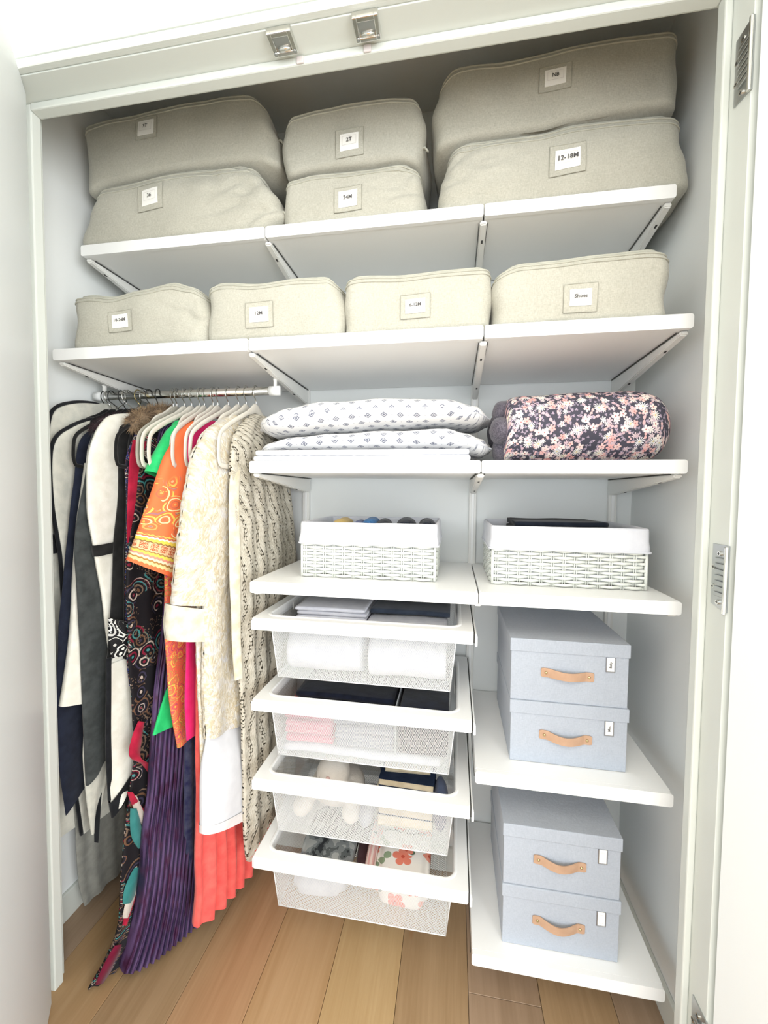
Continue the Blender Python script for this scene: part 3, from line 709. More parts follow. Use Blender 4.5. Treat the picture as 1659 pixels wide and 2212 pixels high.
def garment(name, label, cat_, x, zbot):
    return thing(name, label, cat_, (x, YR, zbot), 'clothes on the rod')
def top_(x, N, zt=1.632):
    "prepend collar points"
    return [(x, YR-.035, zt), (x, YR-.085, zt-.022)]+N

# lace dress
g = garment('lace_dress', 'long cream crochet lace dress, hanging nearest the drawers', 'dress', -.05, .25)
N = [(-.06, -.300, 1.622), (-.06, -.341, 1.601), (-.06, -.403, 1.558), (-.06, -.426, 1.516), (-.06, -.434, 1.439), (-.055, -.431, 1.298), (-.055, -.426, 1.103), (-.055, -.41, .938), (-.055, -.387, .652), (-.055, -.384, .438), (-.055, -.369, .281), (-.055, -.355, .25)]
F = [(-.045, -.20, 1.622), (-.045, -.17, 1.606), (-.04, -.14, 1.577), (-.04, -.12, 1.539), (-.04, -.10, 1.453), (-.035, -.055, 1.298), (-.03, -.035, 1.15), (-.03, -.03, .95), (-.03, -.03, .65), (-.03, -.03, .45), (-.03, -.04, .30), (-.03, -.10, .26)]
loft('dress_body', N, F, .030, M_lace, g, rows=90, seg=90, folds=4, amp=.008, seed=1, sh=.5, pn=1.8)
loft('lining', [(p[0]-.0, p[1]+.02, p[2]-.005) for p in N[:-1]], [(p[0], p[1]-.01, p[2]-.005) for p in F[:-1]], .012, cloth('lace_lining', (176, 168, 150), wr=.2), g, rows=40, seg=50, folds=4, amp=.006, seed=1, pn=1.8)
loft('front_band', [(-.062, -.418, 1.47), (-.062, -.442, 1.40), (-.062, -.445, 1.2), (-.06, -.44, 1.0), (-.06, -.425, .85)], [(-.050, -.39, 1.47), (-.048, -.412, 1.40), (-.046, -.415, 1.2), (-.046, -.415, 1.0), (-.046, -.405, .85)], .010, M_cuff, g, rows=30, seg=16)
# brocade coat
g = garment('brocade_coat', 'cream and gold crinkled brocade coat, second from the shelves', 'coat', -.12, .62)
N = [(-.115, -.30, 1.620), (-.12, -.37, 1.600), (-.12, -.43, 1.555), (-.12, -.455, 1.45), (-.12, -.470, 1.2), (-.12, -.476, 1.086), (-.12, -.478, .959), (-.12, -.481, .831), (-.12, -.472, .70)]
loft('coat_body', N, [(-.10, max(-.22, -.528-p[1]-.02) if i < 2 else -.13, p[2]-(.08 if i == 8 else 0)) for i, p in enumerate(N)], [.03, .045, .05, .05, .05, .05, .05, .05, .045], M_broc, g, rows=90, seg=80, folds=3, amp=.006, ruff=.0032, rf=40, seed=2)
loft('sleeve', [(-.115, -.34, 1.615), (-.125, -.436, 1.560), (-.13, -.479, 1.511), (-.13, -.511, 1.459), (-.136, -.53, 1.363), (-.151, -.53, 1.279), (-.166, -.53, 1.183), (-.178, -.53, 1.09)],
     [(-.10, -.30, 1.60), (-.10, -.33, 1.55), (-.10, -.345, 1.50), (-.10, -.350, 1.45), (-.10, -.345, 1.363), (-.10, -.345, 1.27), (-.105, -.36, 1.17), (-.115, -.392, 1.06)], [.04, .06, .065, .065, .07, .07, .07, .07], M_broc, g, rows=80, seg=90, ruff=.0035, rf=40, seed=3, sh=.8)
loft('cuff', [(-.188, -.535, 1.092), (-.191, -.537, 1.04), (-.190, -.535, .998)], [(-.118, -.378, 1.036), (-.120, -.380, 1.0), (-.122, -.395, .958)], .082, M_cuff, g, rows=14, seg=50, seed=4, cap=False, ruff=.002, sh=.8)
loft('front_panel', [(-.142, -.472, 1.15), (-.142, -.479, .984), (-.14, -.476, .827), (-.14, -.469, .692), (-.138, -.466, .448)], [(-.135, -.40, 1.15), (-.135, -.40, .984), (-.135, -.41, .827), (-.135, -.42, .60), (-.135, -.44, .43)], .014, M_broc, g, rows=60, seg=24, ruff=.0015, rf=36, seed=5)
# satin dress
g = garment('satin_dress', 'plain white satin slip dress showing below the brocade coat', 'dress', -.105, .36)
loft('dress_body', [(-.125, -.34, 1.58), (-.128, -.40, 1.45), (-.128, -.42, 1.1), (-.126, -.44, .833), (-.122, -.466, .70), (-.12, -.486, .640), (-.12, -.492, .579), (-.12, -.493, .474), (-.12, -.492, .452)], [(-.112, -.20, 1.58), (-.112, -.18, 1.45), (-.112, -.18, 1.1), (-.110, -.22, .82), (-.100, -.24, .66), (-.088, -.26, .58), (-.085, -.27, .50), (-.085, -.28, .40), (-.085, -.285, .365)], [.008, .010, .010, .012, .03, .055, .068, .070, .070], M_satin, g, rows=60, seg=60, folds=0, seed=6, sh=.8)
loft('hem_band', [(-.12, -.4945, .468), (-.12, -.4945, .446)], [(-.085, -.277, .395), (-.085, -.280, .360)], .075, cloth('satin_hem', (228, 224, 224), rough=.4, wr=.1), g, rows=4, seg=60, cap=False, sh=.8)
# coral dress
g = garment('coral_dress', 'coral red pleated long dress, hem fanning out above the floor', 'dress', -.17, .03)
N = [(-.165, -.30, 1.60), (-.17, -.37, 1.5), (-.17, -.40, 1.2), (-.17, -.437, .967), (-.17, -.44, .807), (-.17, -.444, .537), (-.17, -.449, .265), (-.172, -.454, .125)]
loft('dress_body', N, [(-.15, -.22, 1.6), (-.15, -.14, 1.5), (-.15, -.10, 1.2), (-.15, -.10, .967), (-.15, -.10, .8), (-.145, -.09, .5), (-.135, -.07, .22), (-.13, -.07, .045)], [.01, .02, .02, .025, .03, .04, .05, .055], M_coral, g, rows=80, seg=130, folds=8, amp=.014, pn=.8, unorm=True, seed=7, ampt=[0, .2, .3, .5, .7, 1, 1])
# pink dress
g = garment('pink_dress', 'plain magenta pink dress between coral and orange', 'dress', -.2, .66)
loft('dress_body', [(-.198, -.30, 1.605), (-.20, -.40, 1.565), (-.20, -.425, 1.45), (-.20, -.43, 1.2), (-.20, -.44, .966), (-.20, -.445, .806), (-.20, -.445, .671)], [(-.19, -.22, 1.605), (-.19, -.12, 1.57), (-.19, -.1, 1.45), (-.19, -.1, 1.2), (-.19, -.1, .966), (-.19, -.1, .806), (-.19, -.1, .66)], .022, M_pink, g, rows=40, seg=40, folds=2, amp=.004, seed=8)
# orange caftan
g = garment('caftan', 'orange caftan with wide paisley bordered sleeve', 'caftan', -.25, .6)
loft('sleeve', [(-.235, -.34, 1.600), (-.24, -.407, 1.566), (-.24, -.438, 1.517), (-.243, -.476, 1.462), (-.262, -.51, 1.338), (-.308, -.53, 1.202)], [(-.21, -.27, 1.60), (-.21, -.29, 1.56), (-.21, -.30, 1.52), (-.21, -.31, 1.45), (-.21, -.34, 1.32), (-.212, -.40, 1.115)], [.02, .045, .05, .05, .055, .06], M_orange, g, rows=70, seg=60, folds=1, amp=.010, seed=9, sh=.7)
N = [(-.24, -.30, 1.605), (-.25, -.39, 1.56), (-.255, -.42, 1.4), (-.26, -.446, 1.127), (-.26, -.448, .938), (-.26, -.435, .796), (-.26, -.405, .616)]
loft('caftan_body', N, [(p[0]+.02, -.10, p[2]) for p in N], .024, M_orange2, g, rows=70, seg=50, folds=3, amp=.005, seed=10)
# green dress
g = garment('green_dress', 'bright green short sleeved dress beside the orange caftan', 'dress', -.3, .62)
loft('sleeve', [(-.285, -.33, 1.604), (-.29, -.38, 1.571), (-.29, -.42, 1.519), (-.292, -.458, 1.463), (-.292, -.473, 1.440)], [(-.262, -.24, 1.602), (-.262, -.27, 1.575), (-.262, -.30, 1.53), (-.262, -.34, 1.46), (-.264, -.40, 1.415)], [.02, .05, .055, .06, .060], M_green, g, rows=30, seg=40, seed=11, cap=True, sh=.8)
N = [(-.28, -.29, 1.606), (-.30, -.36, 1.57), (-.305, -.36, 1.3), (-.31, -.34, 1.0), (-.31, -.358, .827), (-.31, -.401, .746), (-.31, -.441, .67)]
loft('dress_body', N, [(p[0]+.02, -.10, p[2]-.03) for p in N], .022, M_green, g, rows=50, seg=50, folds=2, amp=.006, seed=12)
# dark blue dress
g = garment('blue_dress', 'dark blue patterned dress behind the coral dress', 'dress', -.27, .02)
loft('dress_body', [(-.28, -.34, 1.58), (-.28, -.36, 1.2), (-.275, -.33, .8), (-.27, -.352, .592), (-.27, -.355, .3), (-.27, -.362, .027)], [(-.26, -.12, 1.58), (-.26, -.1, 1.2), (-.26, -.1, .8), (-.26, -.1, .592), (-.255, -.1, .3), (-.25, -.1, .02)], .03, M_dkblue, g, rows=50, seg=60, folds=6, amp=.008, seed=13)
# purple dress
g = garment('purple_dress', 'shimmering purple pleated gown pooling towards the floor', 'dress', -.33, .01)
N = [(-.325, -.30, 1.605), (-.33, -.37, 1.56), (-.335, -.37, 1.4), (-.335, -.34, 1.2), (-.33, -.351, 1.086), (-.33, -.382, .908), (-.33, -.41, .778), (-.33, -.428, .576), (-.335, -.451, .381), (-.338, -.466, .251), (-.345, -.486, .131), (-.365, -.515, .028)]
Fx = [-.31]*7+[-.305, -.29, -.275, -.262, -.248]; Fy = [-.2, -.13, -.11, -.11, -.11, -.12, -.14, -.18, -.22, -.25, -.28, -.30]
loft('dress_body', N, [(a, b, p[2] if i < 11 else .015) for i, (a, b, p) in enumerate(zip(Fx, Fy, N))], [.01, .02, .02, .02, .025, .03, .035, .045, .06, .075, .09, .105], M_purple, g, rows=110, seg=190, folds=15, amp=.0045, seed=14, ampt=[.1, .4, .8, 1, 1.3], pn=.25, unorm=True)
# black paisley gown
g = garment('paisley_dress', 'long black paisley gown with teal and red accents trailing on the floor', 'dress', -.38, .005)
N = [(-.375, -.29, 1.605), (-.38, -.355, 1.563), (-.38, -.395, 1.468), (-.38, -.416, 1.331), (-.38, -.450, 1.134), (-.38, -.447, .93), (-.38, -.432, .643), (-.38, -.449, .513), (-.38, -.474, .394), (-.38, -.487, .267), (-.382, -.499, .138), (-.395, -.530, .070), (-.425, -.560, .012)]
loft('dress_body', N, [(-.36, -.2, 1.6), (-.36, -.12, 1.56)]+[(-.36, -.10, p[2]) for p in N[2:10]]+[(-.35, -.22, .10), (-.35, -.34, .045), (-.37, -.44, .008)], [.01]+[.024]*8+[.03, .035, .03, .016], M_blackf, g, rows=110, seg=80, folds=4, amp=.008, seed=15)
M_teal = cloth('teal_silk', (62, 132, 130), wr=.2); M_ivory = cloth('ivory_silk', (206, 196, 186), wr=.2)
# printed accent scarves panels on its skirt
def strip(parent, pts, wdt, mat, name='printed_panel'):
    P = smooth_path(pts, 24); vs = []; fs = []
    for i, p in enumerate(P):
        f = i/23; ww = wdt*(.35+.65*sin(pi*min(max(f, .02), .98)))
        vs += [(p[0]-.004, p[1]-ww*.5, p[2]+ww*.35), (p[0]+.006, p[1]+ww*.5, p[2]-ww*.35)]
    for i in range(23): fs.append((2*i, 2*i+1, 2*i+3, 2*i+2))
    o = mesh(name, vs, fs, mat, parent); md = o.modifiers.new('s', 'SOLIDIFY'); md.thickness = .0015; return o
strip(g, [(-.362, -.425, .70), (-.362, -.444, .66), (-.362, -.452, .61), (-.362, -.41, .56), (-.362, -.39, .52)], .032, M_red)
strip(g, [(-.360, -.475, .52), (-.360, -.455, .47), (-.360, -.43, .42), (-.360, -.41, .38)], .024, M_red)
strip(g, [(-.359, -.462, .50), (-.359, -.448, .45), (-.359, -.43, .40), (-.359, -.41, .36)], .024, M_ivory)
strip(g, [(-.361, -.462, .46), (-.361, -.455, .40), (-.361, -.445, .35), (-.361, -.42, .29)], .034, M_teal)
strip(g, [(-.362, -.492, .20), (-.362, -.47, .235), (-.362, -.44, .27)], .04, M_teal)
strip(g, [(-.361, -.500, .165), (-.361, -.48, .20), (-.361, -.45, .235)], .018, M_ivory)
strip(g, [(-.362, -.502, .145), (-.362, -.482, .18), (-.362, -.455, .21)], .012, M_red)
strip(g, [(-.372, -.515, .10), (-.385, -.532, .06), (-.40, -.552, .022)], .034, cloth('wine_velvet', (112, 24, 52), wr=.2))
# robe with red front band
g = garment('printed_robe', 'dark blue printed robe with a red velvet front band', 'robe', -.405, .8)
N = [(-.395, -.29, 1.605), (-.405, -.36, 1.58), (-.405, -.385, 1.545), (-.405, -.417, 1.467), (-.405, -.417, 1.331), (-.405, -.425, 1.126), (-.405, -.427, .919), (-.405, -.42, .80)]
loft('robe_body', N, [(-.395, -.2, 1.6)]+[(-.392, -.1, p[2]) for p in N[1:]], .016, M_robe, g, rows=60, seg=50, folds=2, amp=.003, seed=16)
loft('front_band', [(-.388, -.405, 1.535), (-.388, -.422, 1.467), (-.388, -.432, 1.331), (-.388, -.438, 1.235)], [(-.378, -.365, 1.535), (-.376, -.372, 1.467), (-.374, -.38, 1.331), (-.374, -.384, 1.228)], .010, M_red, g, rows=30, seg=20)
# fur collared jacket
g = garment('fur_jacket', 'black jacket with a shaggy brown fur collar', 'jacket', -.425, .5)
N = [(-.42, -.29, 1.610), (-.425, -.35, 1.59), (-.425, -.38, 1.54), (-.425, -.395, 1.4), (-.425, -.41, 1.1), (-.425, -.42, .8), (-.425, -.42, .5)]
loft('jacket_body', N, [(-.415, -.2, 1.61)]+[(-.412, -.1, p[2]) for p in N[1:]], .018, M_black, g, rows=40, seg=40, folds=2, amp=.003, seed=17)
def fur(parent, pts, rad, mat, nh, L, seed, name='fur_collar'):
    rg = random.Random(seed); P = smooth_path(pts, 30); vs, fs = tube_data(P, [rad*(.4+.6*sin(pi*(i+1.5)/32)) for i in range(30)], n=10)
    vs = list(vs)
    for k_ in range(nh):
        i = rg.randrange(1, 28); f = rg.random(); c = Vector(P[i]).lerp(Vector(P[i+1]), f); r_ = rad*(.4+.6*sin(pi*(i+1.5)/32))
        d = Vector((rg.gauss(0, 1), rg.gauss(0, 1), rg.gauss(0, 1))).normalized(); base = c+d*r_*.9
        tip = base+(d*.75+Vector((.1, -.35, -.35))).normalized()*L*rg.uniform(.5, 1.2); sd = d.orthogonal().normalized()*.0013; b0 = len(vs)
        vs += [base-sd, base+sd, tip]; fs.append((b0, b0+1, b0+2))
    return mesh(name, vs, fs, mat, parent)
fur(g, [(-.405, -.395, 1.575), (-.405, -.36, 1.605), (-.405, -.315, 1.622), (-.40, -.27, 1.640), (-.40, -.235, 1.655)], .019, M_fur, 2600, .026, 5)
# black coat
g = garment('black_coat', 'long black coat with narrow belt between white coat and robe', 'coat', -.445, .3)
N = [(-.44, -.30, 1.615), (-.445, -.37, 1.590), (-.445, -.395, 1.56), (-.445, -.400, 1.468), (-.445, -.409, 1.33), (-.445, -.426, 1.194), (-.445, -.436, 1.058), (-.445, -.448, .924), (-.445, -.453, .857), (-.445, -.42, .60), (-.445, -.40, .40)]
loft('coat_body', N, mir(N, -.435), .020, M_black, g, rows=60, seg=40, folds=2, amp=.003, seed=18)
# white dress with black hem
g = garment('trimmed_dress', 'white silk dress with black trimmed pointed hem', 'dress', -.43, .38)
N = [(-.435, -.44, .90), (-.43, -.464, .863), (-.43, -.470, .659), (-.43, -.470, .521), (-.43, -.463, .43)]
N0 = [(-.437, -.34, 1.5), (-.437, -.36, 1.1)]
loft('dress_body', N0+N, [(-.432, -.15, 1.5), (-.43, -.12, 1.1), (-.42, -.15, .90), (-.42, -.15, .86), (-.415, -.2, .66), (-.41, -.30, .55), (-.40, -.39, .53)], .02, M_white, g, rows=50, seg=50, folds=2, amp=.006, seed=19)
loft('hem_trim', [(-.431, -.474, .475), (-.431, -.466, .425)], [(-.40, -.375, .57), (-.40, -.375, .51)], .028, M_trimb, g, rows=6, seg=30, cap=False)
loft('side_trim', [(-.434, -.468, .90), (-.434, -.477, .66), (-.434, -.474, .48)], [(-.430, -.455, .90), (-.430, -.463, .66), (-.430, -.460, .48)], .010, M_trimb, g, rows=14, seg=12)
loft('scarf_bow', [(-.428, -.468, 1.02), (-.424, -.47, .96), (-.424, -.462, .90)], [(-.40, -.43, 1.0), (-.40, -.42, .95), (-.40, -.42, .90)], .012, paisley('bow_print', (28, 28, 30), [(230, 230, 222), (200, 200, 196), (28, 28, 30)], 24, False, .8), g, rows=14, seg=20, ruff=.006)
# white coat with black belt
g = garment('white_coat', 'white coat with rounded shoulder and black belt', 'coat', -.475, .7)
N = [(-.465, -.33, 1.628), (-.47, -.385, 1.615), (-.47, -.421, 1.592), (-.47, -.454, 1.543), (-.47, -.478, 1.462), (-.47, -.484, 1.332), (-.47, -.463, 1.211), (-.47, -.439, 1.058), (-.47, -.424, .914), (-.47, -.40, .75)]
loft('coat_body', N, mir(N, -.458), [.014, .025, .034, .036, .036, .036, .034, .03, .026, .02], M_white, g, rows=70, seg=50, folds=1, amp=.005, seed=20)
loft('belt', [(-.472, -.470, 1.228), (-.472, -.464, 1.195)], [(-.455, -.30, 1.245), (-.455, -.30, 1.215)], .044, M_black, g, rows=5, seg=40, cap=False)
# charcoal coat
g = garment('charcoal_coat', 'charcoal wool coat with dark plum fur collar', 'coat', -.5, .45)
N = [(-.495, -.31, 1.622), (-.50, -.37, 1.605), (-.50, -.405, 1.58), (-.50, -.439, 1.532), (-.50, -.466, 1.397), (-.50, -.492, 1.267), (-.50, -.495, 1.136), (-.50, -.49, .936), (-.50, -.486, .76), (-.50, -.482, .66), (-.50, -.478, .522)]
Fm = mir(N, -.487); Fm[-1] = (-.487, -.30, .66); Fm[-2] = (-.487, -.2, .70)
loft('coat_body', N, Fm, [.012, .02, .024]+[.028]*8, M_char, g, rows=70, seg=50, folds=2, amp=.004, seed=21)
fur(g, [(-.505, -.425, 1.552), (-.505, -.40, 1.58), (-.50, -.36, 1.605), (-.50, -.32, 1.62)], .014, M_furd, 900, .016, 6)
# white blazer
g = garment('white_blazer', 'white blazer whose long sleeve shows left of the charcoal coat', 'blazer', -.53, .75)
N = [(-.528, -.31, 1.61), (-.53, -.38, 1.58), (-.53, -.415, 1.52), (-.53, -.427, 1.466), (-.53, -.45, 1.35), (-.53, -.463, 1.264), (-.53, -.483, 1.066), (-.53, -.497, .935), (-.532, -.524, .780)]
loft('blazer_body', N[:6]+[(-.525, -.45, 1.1), (-.525, -.44, .9)], mir(N[:6]+[(-.525, -.45, 1.1), (-.525, -.44, .9)], -.517), .02, M_white, g, rows=50, seg=40, seed=22)
loft('sleeve', N[3:], [(-.518, -.36, 1.46), (-.518, -.385, 1.35), (-.517, -.395, 1.26), (-.515, -.41, 1.06), (-.514, -.425, .93), (-.513, -.446, .76)], [.03, .03, .03, .03, .032, .034], M_white, g, rows=50, seg=40, folds=0, seed=23)
# pointed white scarf dress
g = garment('pointed_dress', 'grey white dress with long pointed handkerchief hem', 'dress', -.505, .33)
loft('dress_body', [(-.512, -.40, 1.3), (-.512, -.45, .9), (-.512, -.475, .66), (-.51, -.478, .58), (-.508, -.474, .50), (-.505, -.462, .36)], [(-.508, -.15, 1.3), (-.508, -.15, .9), (-.506, -.25, .66), (-.503, -.36, .58), (-.50, -.41, .49), (-.50, -.448, .355)], [.01, .012, .014, .014, .012, .004], M_bag, g, rows=50, seg=40, folds=1, amp=.003, seed=24)
loft('edge_trim', [(-.505, -.44, .49), (-.503, -.452, .41), (-.502, -.455, .33)], [(-.496, -.36, .585), (-.497, -.42, .49), (-.499, -.444, .32)], .006, M_trimb, g, rows=20, seg=12)
# navy coat
g = garment('navy_coat', 'dark navy long coat beside the garment bags', 'coat', -.55, .4)
N = [(-.545, -.31, 1.61), (-.55, -.38, 1.575), (-.55, -.429, 1.521), (-.55, -.452, 1.397), (-.55, -.473, 1.264), (-.55, -.498, 1.069), (-.55, -.518, .812), (-.55, -.518, .612), (-.55, -.50, .44)]
Fn = mir(N, -.545); Fn[-1] = (-.545, -.12, .66); Fn[-2] = (-.545, -.08, .72); Fn[-3] = (-.545, -.07, .85)
loft('coat_body', N, Fn, [.012]+[.020]*7+[.008], M_navy, g, rows=60, seg=40, folds=2, amp=.004, seed=25)
# garment bags
def gbag(label, x, N, seed, th):
    g = thing('garment_bag', label, 'garment bag', (x, YR, N[-1][2]), 'piped garment bags by the left wall')
    loft('bag_body', N, mir(N, x+.004, -.06), th, M_bag, g, rows=70, seg=50, folds=2, amp=.006, seed=seed)
    P = smooth_path([(p[0]-.002, p[1]-.004, p[2]+.002) for p in N], 80); tube('piping', P, .0052, M_trimb, g, n=8)
    return g
gbag('inner white garment bag with black piping, lower shoulder', -.58, [(-.58, -.275, 1.612), (-.58, -.349, 1.607), (-.58, -.425, 1.570), (-.58, -.471, 1.529), (-.58, -.486, 1.462), (-.58, -.482, 1.33), (-.58, -.464, 1.194), (-.58, -.458, 1.057), (-.58, -.449, .844), (-.58, -.455, .634), (-.58, -.432, .45), (-.58, -.416, .31)], 26, .020)
g2 = gbag('outer white garment bag with black piping, highest shoulder by the wall', -.62, [(-.62, -.245, 1.664), (-.62, -.30, 1.668), (-.62, -.374, 1.654), (-.62, -.435, 1.622), (-.62, -.456, 1.558), (-.62, -.464, 1.464), (-.62, -.462, 1.329), (-.62, -.457, 1.192), (-.62, -.466, .918), (-.62, -.47, .639), (-.62, -.463, .33)], 27, .024)
box('luggage_loop', (-.632, -.486, 1.20), (-.598, -.452, 1.255), M_trimb, g2, .004)
g = thing('garment_bag', 'long plain grey garment bag reaching almost to the floor', 'garment bag', (-.60, YR, .02))
loft('bag_body', [(-.604, -.30, 1.60), (-.604, -.40, 1.5), (-.604, -.42, 1.0), (-.604, -.425, .5), (-.604, -.421, .315), (-.604, -.414, .157), (-.604, -.395, .05)], [(-.598, -.22, 1.6), (-.598, -.1, 1.5), (-.598, -.08, 1.0), (-.598, -.08, .5), (-.598, -.08, .3), (-.598, -.08, .15), (-.598, -.08, .02)], .012, M_gbag, g, rows=50, seg=90, folds=6, amp=.004, seed=28)

# ------------------------------------------------------------------ pillows, folded sheet, floral roll
def pillow(label, top, bot, y0, y1, seed, mat):
    xs_ = [top[0][0], top[-1][0]]; n, mseg = 64, 40; vs = []; uvs = []; fs = []
    for i in range(n+1):
        f = i/n; f2 = (1-cos(pi*f))/2; x = xs_[0]+(xs_[1]-xs_[0])*f2; zt, zb_ = interp(top, x), interp(bot, x)
        zc = (zt+zb_)/2; hh = max(.004, (zt-zb_)/2); pin = (1-abs(2*f2-1)**6)**.5 if 0 < f2 < 1 else 0
        hd = (y1-y0)/2*(.80+.20*abs(2*f2-1)**3)*(max(pin, .35)); hh *= max(pin, .25) if i in (0, n) else 1
        for j in range(mseg+1):
            a = 2*pi*j/mseg; ca, sa = cos(a), sin(a)
            y = (y0+y1)/2-hd*(abs(ca)**.8)*(1 if ca >= 0 else -1); z = zc+hh*(abs(sa)**.85)*(1 if sa >= 0 else -1)
            z += .004*ns(x*1.2, y, seed, 9); y += .006*ns(x, z*2, seed, 8)
            vs.append((x, y, z)); al = 0 if j == 0 else al+math.hypot(y-py_, z-pz_); py_, pz_ = y, z; uvs.append((x, al+.3*seed))
    S = mseg+1
    for i in range(n):
        for j in range(mseg): a = i*S+j; fs.append((a, a+1, a+S+1, a+S))
    fs.append(tuple(j for j in range(mseg))[::-1]); fs.append(tuple(n*S+j for j in range(mseg)))
    t = thing('pillow', label, 'pillow', ((xs_[0]+xs_[1])/2, (y0+y1)/2, min(z for _, z in bot)), 'printed pillows on the shelf')
    mesh('pillow_body', vs, fs, mat, t, uvs=uvs)
    P = [Vector(vs[i*S])+Vector((0, -.0006, 0)) for i in range(n+1)]
    tube('seam', [tuple(p) for p in P], .0012, M_liner, t, n=6)
    return t
pillow('upper white pillow with small grey diamond print', [(-.038, 1.582), (-.004, 1.612), (.079, 1.637), (.187, 1.652), (.381, 1.655), (.516, 1.649), (.599, 1.630), (.642, 1.596)],
       [(-.038, 1.568), (.01, 1.548), (.12, 1.553), (.187, 1.562), (.382, 1.569), (.517, 1.572), (.601, 1.572), (.642, 1.588)], -.43, -.05, 1, M_pillow)
pillow('lower white pillow with small grey diamond print', [(-.036, 1.508), (.009, 1.534), (.106, 1.549), (.187, 1.558), (.382, 1.565), (.517, 1.568), (.575, 1.556), (.619, 1.541), (.646, 1.515)],
       [(-.036, 1.498), (.002, 1.487), (.051, 1.500), (.267, 1.503), (.445, 1.503), (.566, 1.499), (.62, 1.491), (.646, 1.505)], -.43, -.05, 2, M_pillow)
t = thing('folded_sheet', 'folded white damask sheet flat under the two pillows', 'sheet', (.29, -.24, Z3))
for i in range(2):
    z0 = Z3+.0005+i*.0158; bm = bmesh.new(); addbox(bm, (-.0+.004*(i % 2), -.43+.004*i, z0), (.585-.003*i, -.08, z0+.0155), .007, 3)
    bmobj('fold_layer', bm, M_damask, t, True)
# quilt roll
t = thing('rolled_quilt', 'rolled floral quilt, dark grey with pink and white flowers', 'quilt', (.87, -.25, Z3))
def roll(name, prof, mat, par, ycen, ry, seg=64, n=60, seed=0, lump=.004, uvoff=0):
    vs = []; uvs = []; fs = []
    for i in range(n+1):
        f = i/n; x, zt, zb_ = cat(prof, f); zc = (zt+zb_)/2; hh = (zt-zb_)/2
        for j in range(seg+1):
            a = 2*pi*j/seg-pi/2; y = ycen+ry*hh/.094*cos(a)*1.0; z = zc+hh*(abs(sin(a))**.9)*(1 if sin(a) >= 0 else -1)
            k_ = lump*ns(x+seed, cos(a)*.12, sin(a)*.12, 9); y += k_*cos(a); z += k_*sin(a)
            z = max(z, Z3+.0012)
            vs.append((x, y, z)); uvs.append((x+uvoff, .095*a*(.35+.65*min(1, hh/.09))))
    S = seg+1
    for i in range(n):
        for j in range(seg): b = i*S+j; fs.append((b, b+S, b+S+1, b+1))
    fs.append(tuple(range(seg))); fs.append(tuple(n*S+j for j in range(seg))[::-1])
    return mesh(name, vs, fs, mat, par, uvs=uvs)
zl = Z3+.002
roll('outer_roll', [(.672, 1.600, 1.50), (.678, 1.640, zl), (.70, 1.655, zl), (.75, 1.659, zl), (.85, 1.661, zl), (.95, 1.662, zl), (1.01, 1.660, zl), (1.045, 1.646, zl+.006), (1.070, 1.612, zl+.022), (1.081, 1.575, zl+.06), (1.083, 1.56, zl+.08)], M_floral, t, -.25, .165, seed=1)
for yc, zt, zb_, xx in ((-.30, 1.64, 1.575, .645), (-.34, 1.59, 1.52, .636), (-.29, 1.55, 1.472, .648), (-.2, 1.62, 1.52, .64)):
    zc, hh = (zt+zb_)/2, (zt-zb_)/2; vs = []; fs = []
    for i in range(13):
        f = i/12; x = xx+(.71-xx)*f; s = sqrt(max(0, 1-(1-min(1, f*3))**2))
        s = max(s, .12)
        for j in range(20):
            a = 2*pi*j/20; rr = 1+.12*ns(x*3, cos(a), sin(a), 3); vs.append((x, yc+.05*s*cos(a)*rr, max(zc+hh*s*sin(a)*rr, Z3+.002)))
    for i in range(12):
        for j in range(20): a = i*20+j; b = i*20+(j+1) % 20; fs.append((a, a+20, b+20, b))
    fs.append(tuple(range(20)))
    mesh('inner_fold', vs, fs, M_knit, t)

# ------------------------------------------------------------------ wicker baskets
def rrect(x0, x1, y0, y1, r, step):
    pts = []; segs = [((x0+r, y0), (x1-r, y0)), None, ((x1, y0+r), (x1, y1-r)), None, ((x1-r, y1), (x0+r, y1)), None, ((x0, y1-r), (x0, y0+r)), None]
    cs = [None, (x1-r, y0+r, -90), None, (x1-r, y1-r, 0), None, (x0+r, y1-r, 90), None, (x0+r, y0+r, 180)]
    for s, c in zip(segs, cs):
        if s:
            (ax, ay), (bx, by) = s; L = math.hypot(bx-ax, by-ay); n = max(1, int(L/step))
            for i in range(n): pts.append((ax+(bx-ax)*i/n, ay+(by-ay)*i/n))
        else:
            n = 4
            for i in range(n): a = math.radians(c[2]+90*i/n); pts.append((c[0]+r*cos(a), c[1]+r*sin(a)))
    return pts
def strand_mesh(P, z, parity, hgt, th, amp, wl):
    Vp = [Vector((p[0], p[1], 0)) for p in P]; n = len(Vp); L = 0; vs = []; fs = []; tot = sum((Vp[(i+1) % n]-Vp[i]).length for i in range(n))
    kk = round(tot/wl); kk += kk % 2
    for i in range(n):
        tg = (Vp[(i+1) % n]-Vp[i-1]).normalized(); nr_ = Vector((tg.y, -tg.x, 0))
        off = amp*cos(pi*kk*L/tot+pi*parity); c = Vp[i]+nr_*off+Vector((0, 0, z))
        for dy, dz in ((-th, -hgt*.25), (th*.7, -hgt*.5), (th, 0), (th*.7, hgt*.5), (-th, hgt*.25)): vs.append(c+nr_*dy+Vector((0, 0, dz)))
        L += (Vp[(i+1) % n]-Vp[i]).length
    for i in range(n):
        for j in range(5): a = i*5+j; b = i*5+(j+1) % 5; c = ((i+1) % n)*5; fs.append((a, c+j, c+(j+1) % 5, b))
    return vs, fs
